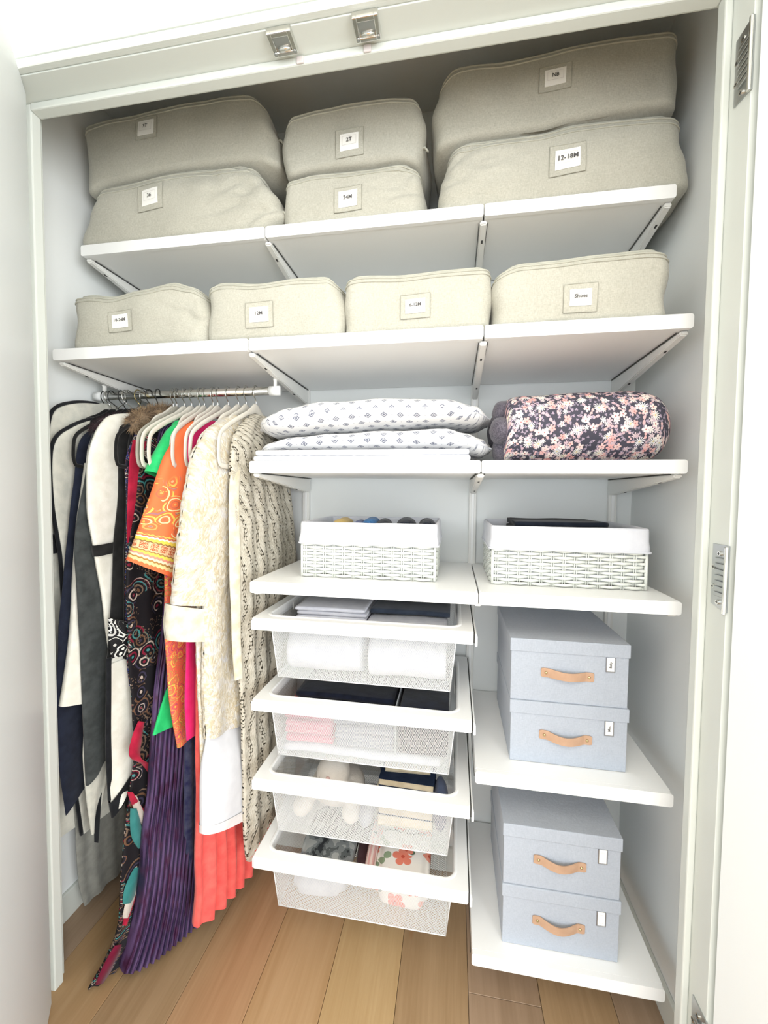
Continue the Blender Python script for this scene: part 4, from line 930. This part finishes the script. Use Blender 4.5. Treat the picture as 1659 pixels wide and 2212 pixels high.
def basket(label, x0, x1, y0, y1):
    t = thing('wicker_basket', label, 'basket', ((x0+x1)/2, (y0+y1)/2, Z4), 'white wicker baskets')
    P = rrect(x0+.005, x1-.005, y0+.005, y1-.005, .012, .0045); z = Z4+.006; i = 0; rowh = .0089
    base = None
    while z < Z4+.112:
        vs, fs = strand_mesh(P, z, i % 2, .0080, .0019, .0042, .0285); mesh('woven_strand', vs, fs, M_wick, t); z += rowh; i += 1
    # paired stakes
    Vp = [Vector((p[0], p[1], 0)) for p in P]; n = len(Vp); tot = sum((Vp[(i+1) % n]-Vp[i]).length for i in range(n)); kk = round(tot/.0285); kk += kk % 2
    vs = []; fs = []; tgt = [(q)/kk*tot for q in range(kk)]; L = 0; qi = 0
    for i in range(n):
        sl = (Vp[(i+1) % n]-Vp[i]).length
        while qi < len(tgt) and tgt[qi] <= L+sl+1e-9:
            p = Vp[i].lerp(Vp[(i+1) % n], (tgt[qi]-L)/sl); tg = (Vp[(i+1) % n]-Vp[i]).normalized()
            for s in (-.0026, .0026):
                c = p+tg*s; v2, f2 = tube_data([(c.x, c.y, Z4+.001), (c.x, c.y, Z4+.11)], .0017, n=6); b = len(vs); vs += v2; fs += [tuple(q+b for q in f) for f in f2]
            qi += 1
        L += sl
    tag(mesh('stake', vs, fs, M_wick, t), kind='stuff')
    box('basket_floor', (x0+.008, y0+.008, Z4+.001), (x1-.008, y1-.008, Z4+.005), M_wick, t, .001)
    # corner cane
    for cx, cy in ((x0+.006, y0+.006), (x1-.006, y0+.006), (x1-.006, y1-.006), (x0+.006, y1-.006)): tube('corner_cane', [(cx, cy, Z4+.002), (cx, cy, Z4+.11)], .0042, M_wick, t)
    # liner folded over the rim
    prof = [(-.0018, .096), (-.0035, .100), (-.0030, .112), (-.0005, .125), (-.0005, .150), (.0005, .1575), (.004, .1595), (.008, .157), (.0095, .150), (.0105, .02), (.012, .012)]
    vs = []; fs = []; n = 0
    for a, h in prof:
        Q = rrect(x0+a, x1-a, y0+a, y1-a, max(.004, .014-a), .02); n = len(Q) if n == 0 else n
        if len(Q) != n: Q = [Q[min(int(k_*len(Q)/n), len(Q)-1)] for k_ in range(n)]
        for (px, py) in Q: w_ = .0022*ns(px*2, py*2, h*3, 11); vs.append((px+w_, py+w_, Z4+h+.0015*ns(px, py, h, 14)))
    for i in range(len(prof)-1):
        for j in range(n): a = i*n+j; b = i*n+(j+1) % n; fs.append((a, b, b+n, a+n))
    mesh('fabric_liner', vs, fs, M_liner, t)
    cordz = Z4+.098; Q = rrect(x0-.004, x1+.004, y0-.004, y1+.004, .014, .02)
    tube('liner_hem', [(px, py, cordz+.0015*ns(px, py, 0, 12)) for px, py in Q], .0026, M_liner, t, closed=True, n=6)
    return t
basket('left white wicker basket with white liner holding rolled socks', .109, .502, -.362, -.05)
basket('right white wicker basket with white liner holding dark cloth', .645, 1.037, -.354, -.06)
def blob(name, label, cat_, c, r, mat, seed=0, group=None, squash=1.0, parent=None, nm2=None):
    bm = bmesh.new(); bmesh.ops.create_icosphere(bm, subdivisions=3, radius=1)
    for v in bm.verts:
        d = v.co.normalized(); k_ = 1+.14*ns(d.x+seed, d.y, d.z, 1.6); v.co = Vector((d.x*r[0]*k_, d.y*r[1]*k_, d.z*r[2]*k_))+Vector(c)
    o = bmobj(name, bm, mat, parent, True)
    if parent is None: tag(center(o), label, cat_, group)
    return o
def rolled(label, cx, cz, ln, r, y, mat, seed, ends=.8):
    "rolled sock / tie: a spiral roll lying front to back"
    t = thing('rolled_sock', label, 'socks', (cx, y, cz-r), 'rolled socks in the left basket')
    P = [(cx+.004*sin(i), y-ln/2+ln*i/6, cz) for i in range(7)]
    vs, fs = tube_data(smooth_path(P, 20), [r*(.55+.45*min(1, 4*min(i, 19-i)/19+.2)) for i in range(20)], [r*.8*(.55+.45*min(1, 4*min(i, 19-i)/19+.2)) for i in range(20)], 20)
    mesh('roll', vs, fs, mat, t)
    S = [(cx+r*(.15+.75*q/30)*cos(q*.45), y-ln/2-.001, cz+.8*r*(.15+.75*q/30)*sin(q*.45)) for q in range(31)]
    tube('rolled_edge', S, .0015, mat, t, n=5)
    return t
M_mus = cloth('mustard_knit', (206, 178, 110), wr=.4); M_blu = cloth('blue_knit', (62, 118, 172), wr=.4); M_nav2 = cloth('navy_knit', (30, 36, 48), wr=.4)
M_blu2 = cloth('slate_knit', (76, 92, 140), wr=.4)
for lb, cx, cz, r_, mt, y_ in (('mustard rolled socks at the left in the basket', .205, 1.288, .024, M_mus, -.24), ('slate blue rolled socks beside the mustard roll', .262, 1.286, .020, M_blu2, -.26), ('bright blue rolled socks in the middle of the basket', .292, 1.290, .024, M_blu, -.22),
                           ('small black rolled socks beside the blue roll', .335, 1.289, .022, M_nav2, -.24), ('large black rolled socks right of centre', .405, 1.288, .030, M_nav2, -.25), ('black rolled socks in the right corner of the basket', .468, 1.291, .024, M_nav2, -.25)):
    rolled(lb, cx, cz, .16, r_, y_, mt, cx)
def folded(label, x0, x1, y0, y1, z0, n, h, mats, seed=0, cat_='clothes', name='folded_shirt', group=None, front_round=True):
    t = thing(name, label, cat_, ((x0+x1)/2, (y0+y1)/2, z0), group); rg = random.Random(seed)
    for i in range(n):
        vs = []; fs = []; a, b = rg.uniform(-.004, .004), rg.uniform(-.004, .004); N1 = 24; zc = z0+h*(i+.5)
        prof = []
        for j in range(13):
            an = -pi/2+pi*j/12; prof.append((y0+a+h*.48*(1-cos(an)), zc+h*.48*sin(an)))
        prof = prof+[(y1, zc+h*.48), (y1, zc-h*.48)]
        m_ = len(prof)
        for k_ in range(N1+1):
            x = x0+b+(x1-x0)*k_/N1; ed = min(k_, N1-k_)/N1
            for (yy, zz) in prof:
                dz = .0035*ns(x*2+seed, yy*2, i*.7, 5)+.0025*(ed < .03)*(zc-zz)/h
                vs.append((x, yy+.005*ns(x, i*1.1+seed, 0, 8), zz+dz))
        for k_ in range(N1):
            for j in range(m_): q = k_*m_+j; w2 = k_*m_+(j+1) % m_; fs.append((q, w2, w2+m_, q+m_))
        fs.append(tuple(range(m_))[::-1]); fs.append(tuple(N1*m_+j for j in range(m_)))
        mesh('fold_layer', vs, fs, mats[i % len(mats)], t)
    return t
folded('black folded cloth on top in the right basket', .715, .955, -.30, -.12, Z4+.12, 3, .0165, [M_nav2, M_nav2, M_nav2], 4, name='folded_cloth')

# ------------------------------------------------------------------ mesh drawers
def mesh_panel(vs, fs, A, B, C, D, cw, ch, fill=.72):
    "expanded-metal panel A-B bottom, D-C top"
    A, B, C, D = map(Vector, (A, B, C, D)); wd = ((B-A).length+(C-D).length)/2; hg = ((D-A).length+(C-B).length)/2
    nx = max(2, round(wd/cw)); ny = max(2, round(hg/ch))
    def P(u, v):
        u = min(max(u, 0), 1); v = min(max(v, 0), 1); return (A*(1-u)+B*u)*(1-v)+(D*(1-u)+C*u)*v
    for par in (0, 1):
        for j in range(ny+par):
            for i in range(nx+par):
                cu = (i+(.5 if not par else 0))/nx; cv = (j+(.5 if not par else 0))/ny; hu, hv = .5/nx, .5/ny; b = len(vs)
                for f in (1, fill):
                    for du, dv in ((-hu, 0), (0, -hv), (hu, 0), (0, hv)): vs.append(P(cu+du*f, cv+dv*f))
                for q in range(4): fs.append((b+q, b+(q+1) % 4, b+4+(q+1) % 4, b+4+q))
def rr_ring(x0, x1, y0, y1, r, n=8):
    pts = []
    for cx, cy, st in ((x0+r, y0+r, 180), (x1-r, y0+r, 270), (x1-r, y1-r, 0), (x0+r, y1-r, 90)):
        for i in range(n+1): a = math.radians(st+90*i/n); pts.append((cx+r*cos(a), cy+r*sin(a)))
    return pts
def make_drawer(z):
    t = thing('mesh_drawer', 'x', 'drawer', (.305, -.23, z-.18), 'white mesh drawers under the basket shelf')
    rings = [(.004, .600, -.449, -.03, .006, z-.032), (.004, .600, -.449, -.03, .006, z-.002), (.006, .598, -.447, -.032, .006, z), (.030, .572, -.424, -.052, .034, z), (.033, .569, -.421, -.055, .032, z+.0022), (.037, .565, -.417, -.059, .029, z+.0022), (.040, .562, -.414, -.062, .027, z-.001), (.043, .559, -.411, -.065, .025, z-.022), (.010, .594, -.443, -.036, .02, z-.024), (.008, .596, -.445, -.034, .006, z-.032)]
    vs = []; fs = []; n = 36
    for x0, x1, y0, y1, r_, zz in rings:
        for (px, py) in rr_ring(x0, x1, y0, y1, r_): vs.append((px, py, zz))
    K = len(rings)
    for i in range(K):
        for j in range(n): a = i*n+j; b = i*n+(j+1) % n; c = ((i+1) % K)*n; fs.append((a, b, c+(j+1) % n, c+j))
    o = mesh('drawer_frame', vs, fs, M_shelf, t, smooth=False)
    vs = []; fs = []
    x0, x1, y0, y1, zt = .044, .560, -.414, -.064, z-.014; a0, a1, b0, b1, zb_ = .062, .543, -.403, -.078, z-.178
    cw, ch = .0060, .0040
    mesh_panel(vs, fs, (a0, b0, zb_), (a1, b0, zb_), (x1, y0, zt), (x0, y0, zt), cw, ch)
    mesh_panel(vs, fs, (a1, b0, zb_), (a1, b1, zb_), (x1, y1, zt), (x1, y0, zt), cw, ch)
    mesh_panel(vs, fs, (a0, b1, zb_), (a0, b0, zb_), (x0, y0, zt), (x0, y1, zt), cw, ch)
    mesh_panel(vs, fs, (a1, b1, zb_), (a0, b1, zb_), (x0, y1, zt), (x1, y1, zt), .009, .006)
    mesh_panel(vs, fs, (a0, b0, zb_), (a1, b0, zb_), (a1, b1, zb_), (a0, b1, zb_), .009, .007)
    mesh('wire_mesh', vs, fs, M_mesh, t, smooth=False)
    for s in ((a0, b0, x0, y0), (a1, b0, x1, y0), (a1, b1, x1, y1), (a0, b1, x0, y1)): tube('corner_rod', [(s[0], s[1], zb_), (s[2], s[3], zt)], .0016, M_mesh, t, n=6)
    tube('bottom_rod', [(a0, b0, zb_), (a1, b0, zb_), (a1, b1, zb_), (a0, b1, zb_)], .0016, M_mesh, t, closed=True, n=6)
    bm = bmesh.new(); addbox(bm, (.6035, -.452, z-.036), (.6075, -.02, z-.004), .0012, 1); addbox(bm, (.6045, -.452, z-.036), (.6095, -.440, z-.010), .0015, 1)
    bmobj('glide_rail', bm, M_shelf, t)
    bm = bmesh.new(); addbox(bm, (.6005, -.444, z-.030), (.6035, -.03, z-.006)); bmobj('rail_gap', bm, M_slot, t)
    bm = bmesh.new(); addbox(bm, (.001, -.446, z-.034), (.004, -.02, z-.008), .001, 1); bmobj('glide_rail', bm, M_shelf, t)
    box('stop_clip', (.0445, -.25, z-.030), (.0465, -.20, z-.004), M_brk, t, .001); box('stop_clip', (.5560, -.25, z-.030), (.558, -.20, z-.004), M_brk, t, .001)
    return t
DZ = [1.0411, .8141, .5888, .3607]
d0 = make_drawer(DZ[0]); DL = ['top mesh drawer with folded white and grey shirts', 'second mesh drawer with navy clothes and a pink bundle', 'third mesh drawer with a plush rabbit and books', 'lowest mesh drawer with a grey pouch and a floral bag']
d0['label'] = DL[0]
def dup(root, dz, label):
    r_ = root.copy(); col.objects.link(r_); r_.location = root.location+Vector((0, 0, dz)); r_['label'] = label
    for ch in list(root.children):
        c_ = ch.copy(); col.objects.link(c_); c_.parent = r_
        for g_ in ch.children: d_ = g_.copy(); col.objects.link(d_); d_.parent = c_
    return r_
for i in (1, 2, 3): dup(d0, DZ[i]-DZ[0], DL[i])
# drawer contents
M_tee = cloth('white_tee', (218, 220, 228), c2=(204, 206, 216), wr=.4); M_teeg = cloth('grey_tee', (178, 181, 192), wr=.4); M_slate = cloth('slate_tee', (58, 66, 80), wr=.4)
M_yel = cloth('yellow_edge', (220, 210, 110), wr=.2); M_pinkt = cloth('soft_pink', (206, 128, 146), wr=.4); M_navt = cloth('navy_tee', (26, 32, 50), c2=(18, 22, 36), wr=.4); M_redt = cloth('red_tee', (170, 40, 56), wr=.4)
gS = 'folded clothes in the mesh drawers'
z = DZ[0]-.176
folded('white cloth bundle filling the left half of the top drawer', .082, .295, -.390, -.14, z, 1, .128, [M_tee], 11, group=gS)
folded('pale grey folded shirt on the white stack at left', .088, .296, -.375, -.13, z+.130, 1, .018, [M_teeg], 12, group=gS)
folded('white folded shirts on top of the left stack', .092, .300, -.345, -.12, z+.149, 3, .012, [M_tee], 13, group=gS)
folded('white cloth bundle filling the right half of the top drawer', .318, .530, -.392, -.14, z, 1, .128, [M_tee], 14, group=gS)
folded('light grey folded shirts on the right stack', .312, .535, -.384, -.13, z+.130, 2, .016, [M_teeg, M_tee], 15, group=gS)
folded('dark slate folded shirt on top of the right stack', .308, .540, -.305, -.10, z+.164, 1, .016, [M_slate], 16, group=gS)
z = DZ[1]-.176
folded('pink folded clothes at the left of the second drawer', .078, .215, -.392, -.16, z+.03, 4, .022, [M_pinkt], 17, group=gS)
folded('white folded cloth flat on the second drawer floor', .072, .52, -.392, -.12, z, 1, .026, [M_tee], 171, group=gS)
folded('navy folded shirts at the left of the second drawer', .095, .390, -.345, -.09, z+.122, 2, .018, [M_navt], 18, group=gS)
folded('grey folded clothes in the middle of the second drawer', .225, .392, -.392, -.12, z+.03, 4, .022, [cloth('mid_grey', (150, 156, 168))], 19, group=gS)
folded('black folded trousers at the right of the second drawer', .405, .538, -.392, -.09, z+.03, 6, .022, [M_navt], 20, group=gS)
folded('red folded top peeking out at the left of the second drawer', .085, .16, -.375, -.2, z+.121, 1, .016, [M_redt], 22, group=gS)
tag(center(box('divider', (.397, -.40, z+.03), (.400, -.08, z+.165), paint('divider_grey', (176, 182, 186)), None, .001)), 'thin upright divider between the navy and black clothes', 'divider')
# plush rabbit
t = thing('plush_rabbit', 'white plush rabbit with pink nose lying in the third drawer', 'plush toy', (.20, -.27, DZ[2]-.17))
z = DZ[2]-.172; bm = bmesh.new()
def sph(c, r, R_=None):
    q = bmesh.ops.create_icosphere(bm, subdivisions=3, radius=1)
    for v in q['verts']:
        p = Vector((v.co.x*r[0], v.co.y*r[1], v.co.z*r[2])); p = R_ @ p if R_ else p; v.co = p+Vector(c)
sph((.20, -.26, z+.055), (.085, .085, .052)); sph((.195, -.30, z+.115), (.052, .050, .046)); sph((.195, -.335, z+.105), (.028, .026, .022))
sph((.155, -.235, z+.150), (.017, .050, .011), Matrix.Rotation(.5, 3, 'Z')); sph((.250, -.245, z+.140), (.018, .052, .011), Matrix.Rotation(-.6, 3, 'Z'))
sph((.115, -.34, z+.035), (.030, .045, .028)); sph((.265, -.34, z+.035), (.030, .045, .028)); sph((.14, -.33, z+.075), (.024, .04, .02)); sph((.255, -.33, z+.075), (.024, .04, .02))
M_plush = cloth('plush_cream', (226, 220, 212), weave=500, wr=.7)
o = bmobj('rabbit_body', bm, M_plush, t, True); md = o.modifiers.new('r', 'REMESH'); md.mode = 'VOXEL'; md.voxel_size = .005; md.use_smooth_shade = True
md = o.modifiers.new('s', 'SMOOTH'); md.iterations = 4
def part_blob(nm, c, r, mat, par):
    bm = bmesh.new(); bmesh.ops.create_icosphere(bm, subdivisions=2, radius=1)
    for v in bm.verts: v.co = Vector((v.co.x*r[0], v.co.y*r[1], v.co.z*r[2]))+Vector(c)
    return bmobj(nm, bm, mat, par, True)
part_blob('nose', (.193, -.352, z+.128), (.007, .005, .005), cloth('plush_pink', (226, 190, 184)), t)
part_blob('eye', (.165, -.336, z+.118), (.0035, .003, .0035), M_black, t); part_blob('eye', (.223, -.336, z+.118), (.0035, .003, .0035), M_black, t)
part_blob('tail', (.205, -.17, z+.06), (.024, .02, .022), M_plush, t)
# books
M_page = cloth('book_pages', (226, 214, 188), c2=(206, 192, 164), wr=.2, sheen=0)
def book(label, x0, x1, y0, y1, z0, h, cov, rot):
    t = thing('book', label, 'book', ((x0+x1)/2, (y0+y1)/2, z0), 'books in the third drawer'); R_ = Matrix.Rotation(rot, 3, 'Z'); pv = ((x0+x1)/2, (y0+y1)/2, z0)
    box('page_block', (x0+.002, y0+.003, z0+.0015), (x1-.003, y1-.003, z0+h-.0015), M_page, t, .0005, rot=R_, piv=pv)
    box('cover', (x0, y0, z0+h-.0016), (x1, y1, z0+h), cov, t, .0005, rot=R_, piv=pv); box('cover', (x0, y0, z0), (x1, y1, z0+.0016), cov, t, .0005, rot=R_, piv=pv)
    box('spine', (x0, y1-.003, z0), (x1, y1, z0+h), cov, t, .0005, rot=R_, piv=pv)
cn = cloth('cover_navy', (42, 54, 78), sheen=0); cb = cloth('cover_cream', (216, 206, 186), sheen=0)
zz = DZ[2]-.174
for i, (h, cv, dx, rt) in enumerate(((.030, cb, 0, .02), (.028, cn, .004, -.02), (.030, cb, -.003, .03), (.026, cb, .003, -.05), (.022, cn, .006, -.03))):
    book(['lowest book of the drawer stack', 'second book from below in the drawer stack', 'third book from below, cream covers', 'fourth book from below, cream covers', 'second book from the top, slim with navy cover', 'top book of the drawer stack with navy cover'][i], .338+dx, .500+dx, -.338, -.195, zz, h, cv, rt); zz += h+.0006
book('small cream book on top of the drawer stack, set back', .352, .488, -.300, -.18, zz, .016, cb, .05)
blob('soft_pouch', 'blue grey crumpled pouch beside the books', 'pouch', (.522, -.32, DZ[2]-.10), (.022, .06, .07), cloth('pouch_blue', (88, 98, 124), wr=.8), 3)
blob('soft_pouch', 'dark blue pouch behind the books', 'pouch', (.40, -.165, DZ[2]-.10), (.085, .055, .07), cloth('pouch_navy', (70, 76, 92), wr=.8), 5)
blob('soft_pouch', 'pale folded blanket bundle behind the plush rabbit', 'bundle', (.31, -.31, DZ[2]-.135), (.024, .08, .035), M_teeg, 6)
# lowest drawer pouches
m = Mat('camo_grey', rough=.8, color=(110, 116, 118)); v = m.obj(); n1 = m.noise(v, 22, 3)
m.col(m.ramp(n1, [(0, (46, 50, 54)), (.44, (90, 96, 98)), (.5, (130, 136, 138)), (.58, (168, 172, 172))], 'CONSTANT')); m.bump(m.noise(v, 40, 3), .6, .005); M_camo = m.m
m = Mat('floral_bag', rough=.5, color=(244, 240, 234)); uv = m.map(m.obj(), (1, 1, 1))
s_ = m.sep(m.obj()); u2_ = m.comb(s_[0], m.math('ADD', s_[1], s_[2]))
c = flower_layer(m, u2_, lin((246, 243, 238)), 17, 2.2, 2, .42, 1.8, (92, 116, 96), (150, 170, 140), keep=.5, inner=.05)
c = flower_layer(m, u2_, c, 15, 4.6, 5, .40, .45, (232, 120, 96), (240, 160, 140), (210, 90, 70), keep=.75, inner=.5); m.col(c); M_flbag = m.m
def pouch(label, x0, x1, y0, y1, z0, z1, mat, seed, name='pouch', extra=None):
    t = thing(name, label, 'pouch', ((x0+x1)/2, (y0+y1)/2, z0)); vs = []; fs = []; n, mg = 30, 28
    for i in range(n+1):
        f = i/n; x = x0+(x1-x0)*f; e_ = (1-abs(2*f-1)**8)**.5 if 0 < f < 1 else .5; e_ = max(e_, .8)
        for j in range(mg):
            a = 2*pi*j/mg; ca, sa = cos(a), sin(a)
            y = (y0+y1)/2+(y1-y0)/2*e_*(abs(ca)**.7)*(1 if ca > 0 else -1); z_ = (z0+z1)/2+(z1-z0)/2*e_*(abs(sa)**.7)*(1 if sa > 0 else -1)
            k_ = .010*ns(x+seed, y, z_, 12); vs.append((x, y+k_, z_+k_*.5))
    for i in range(n):
        for j in range(mg): a = i*mg+j; b = i*mg+(j+1) % mg; fs.append((a, a+mg, b+mg, b))
    fs.append(tuple(range(mg))); fs.append(tuple(n*mg+j for j in range(mg))[::-1])
    mesh('pouch_body', vs, fs, mat, t)
    tube('zip', [(x0+.01+(x1-x0-.02)*q/8, (y0+y1)/2, z1+.0015+.003*sin(q)) for q in range(9)], .0022, M_slot if extra is None else extra, t, n=6); return t
z = DZ[3]-.174
pouch('grey camouflage pouch at the left of the lowest drawer', .110, .268, -.365, -.16, z+.09, DZ[3]-.030, M_camo, 1)
pouch('white cloth bundle under the grey pouch in the lowest drawer', .095, .245, -.385, -.2, z, z+.088, M_tee, 2)
pouch('dark wine red pouch in the middle of the lowest drawer', .274, .306, -.34, -.15, z+.01, DZ[3]-.045, cloth('wine_pouch', (76, 56, 60)), 3)
pouch('white bag with peach flowers at the right of the lowest drawer', .340, .492, -.395, -.13, z, DZ[3]-.024, M_flbag, 4)
m = Mat('pink_stripe', rough=.6, color=(236, 196, 190)); s_ = m.sep(m.obj()); m.col(m.mix(m.step(m.math('SINE', m.math('MULTIPLY', s_[0], 500)), -.3, .3), lin((228, 176, 172)), lin((244, 222, 214)))); 
pouch('pink striped pouch left of the floral bag', .309, .338, -.39, -.16, z+.05, DZ[3]-.028, m.m, 5)

# ------------------------------------------------------------------ grey boxes
def gbox(label, x0, x1, y0, y1, z0, text, sag=.004, hd=0.0):
    H = .163; hl = .034
    t = thing('fabric_box', label, 'box', ((x0+x1)/2, (y0+y1)/2, z0), 'grey fabric boxes with leather handles')
    box('box_body', (x0+.003, y0+.003, z0), (x1-.003, y1-.003, z0+H-.008), M_gbox, t, .0015)
    bm = bmesh.new(); addbox(bm, (x0, y0, z0+H-hl), (x1, y1, z0+H), .0018, 2); lid = bmobj('lid', bm, M_gbox, t)
    # leather handle bowed outwards
    cx, cz, L = (x0+x1)/2-.001+hd, z0+H-.087, .128; n = 26; vs = []; fs = []
    for i in range(n+1):
        f = i/n; x = cx-L/2+L*f; b_ = max(0, sin(pi*min(max((f-.14)/.72, 0), 1)))
        y = y0+.0022-.0125*b_**1.1; dz = -sag*b_-.004*(f-.5); hh = .0118*(1-.12*b_)
        rr_ = .003 if 0 < i < n else .0
        for dy in (0, -.0022):
            for k_ in (-1, 1): vs.append((x, y+dy, cz+dz+k_*(hh-(0 if rr_ else .002))))
    for i in range(n):
        a = i*4; b = a+4
        for p, q in ((0, 1), (1, 3), (3, 2), (2, 0)): fs.append((a+p, a+q, b+q, b+p))
    fs += [(0, 2, 3, 1), (n*4, n*4+1, n*4+3, n*4+2)]
    h_ = mesh('leather_handle', vs, fs, M_leather, t, smooth=False)
    for s in (-1, 1):
        c = (cx+s*(L/2-.012), y0-.0005, cz-s*.002); part_blob('rivet', (c[0], c[1]-.001, c[2]), (.0035, .0022, .0035), M_brass, h_)
    # label holder hanging from the lid edge
    lx, lz, lw, lh = x1-.046, z0+H-hl-.0195, .022, .037
    bm = bmesh.new(); yy = y0+.0025
    addbox(bm, (lx-lw/2, yy-.003, lz-lh/2), (lx-lw/2+.0022, yy, lz+lh/2), .0006, 1); addbox(bm, (lx+lw/2-.0022, yy-.003, lz-lh/2), (lx+lw/2, yy, lz+lh/2), .0006, 1)
    addbox(bm, (lx-lw/2, yy-.003, lz-lh/2), (lx+lw/2, yy, lz-lh/2+.0022), .0006, 1)
    fr = bmobj('label_frame', bm, M_frame, t)
    box('paper_card', (lx-lw/2+.002, yy-.0016, lz-lh/2+.002), (lx+lw/2-.002, yy-.0002, lz+lh/2-.0005), M_card, fr, .0002)
    if text: lettering(fr, text, lx, lz, .0062, lambda x, z_: yy-.0024, rot=pi/2)
    else:
        bm = bmesh.new()
        for a, b, c_, d_ in ((-.0045, -.0040, -.011, .011), (.0040, .0045, -.011, .011), (-.0045, .0045, -.011, -.0105), (-.0045, .0045, .0105, .011)): addbox(bm, (lx+a, yy-.0019, lz+c_), (lx+b, yy-.0016, lz+d_))
        bmobj('card_border', bm, M_inkl, fr)
    return t
gbox('grey fabric box right under the basket shelf, topmost of four', .697, .987, -.389, -.055, Z5+.001+.1632, 'Baby', .002, -.002)
gbox('grey fabric box on the upper box shelf, second of four from the top', .699, .988, -.391, -.055, Z5+.001, 'Misc', .006, -.004)
gbox('grey fabric box on top of the lowest pair, third of four', .687, .977, -.410, -.06, Z6+.001+.1632, '', .006, -.002)
gbox('grey fabric box at the bottom, standing on the lowest shelf', .688, .978, -.411, -.06, Z6+.001, '', .007, -.002)
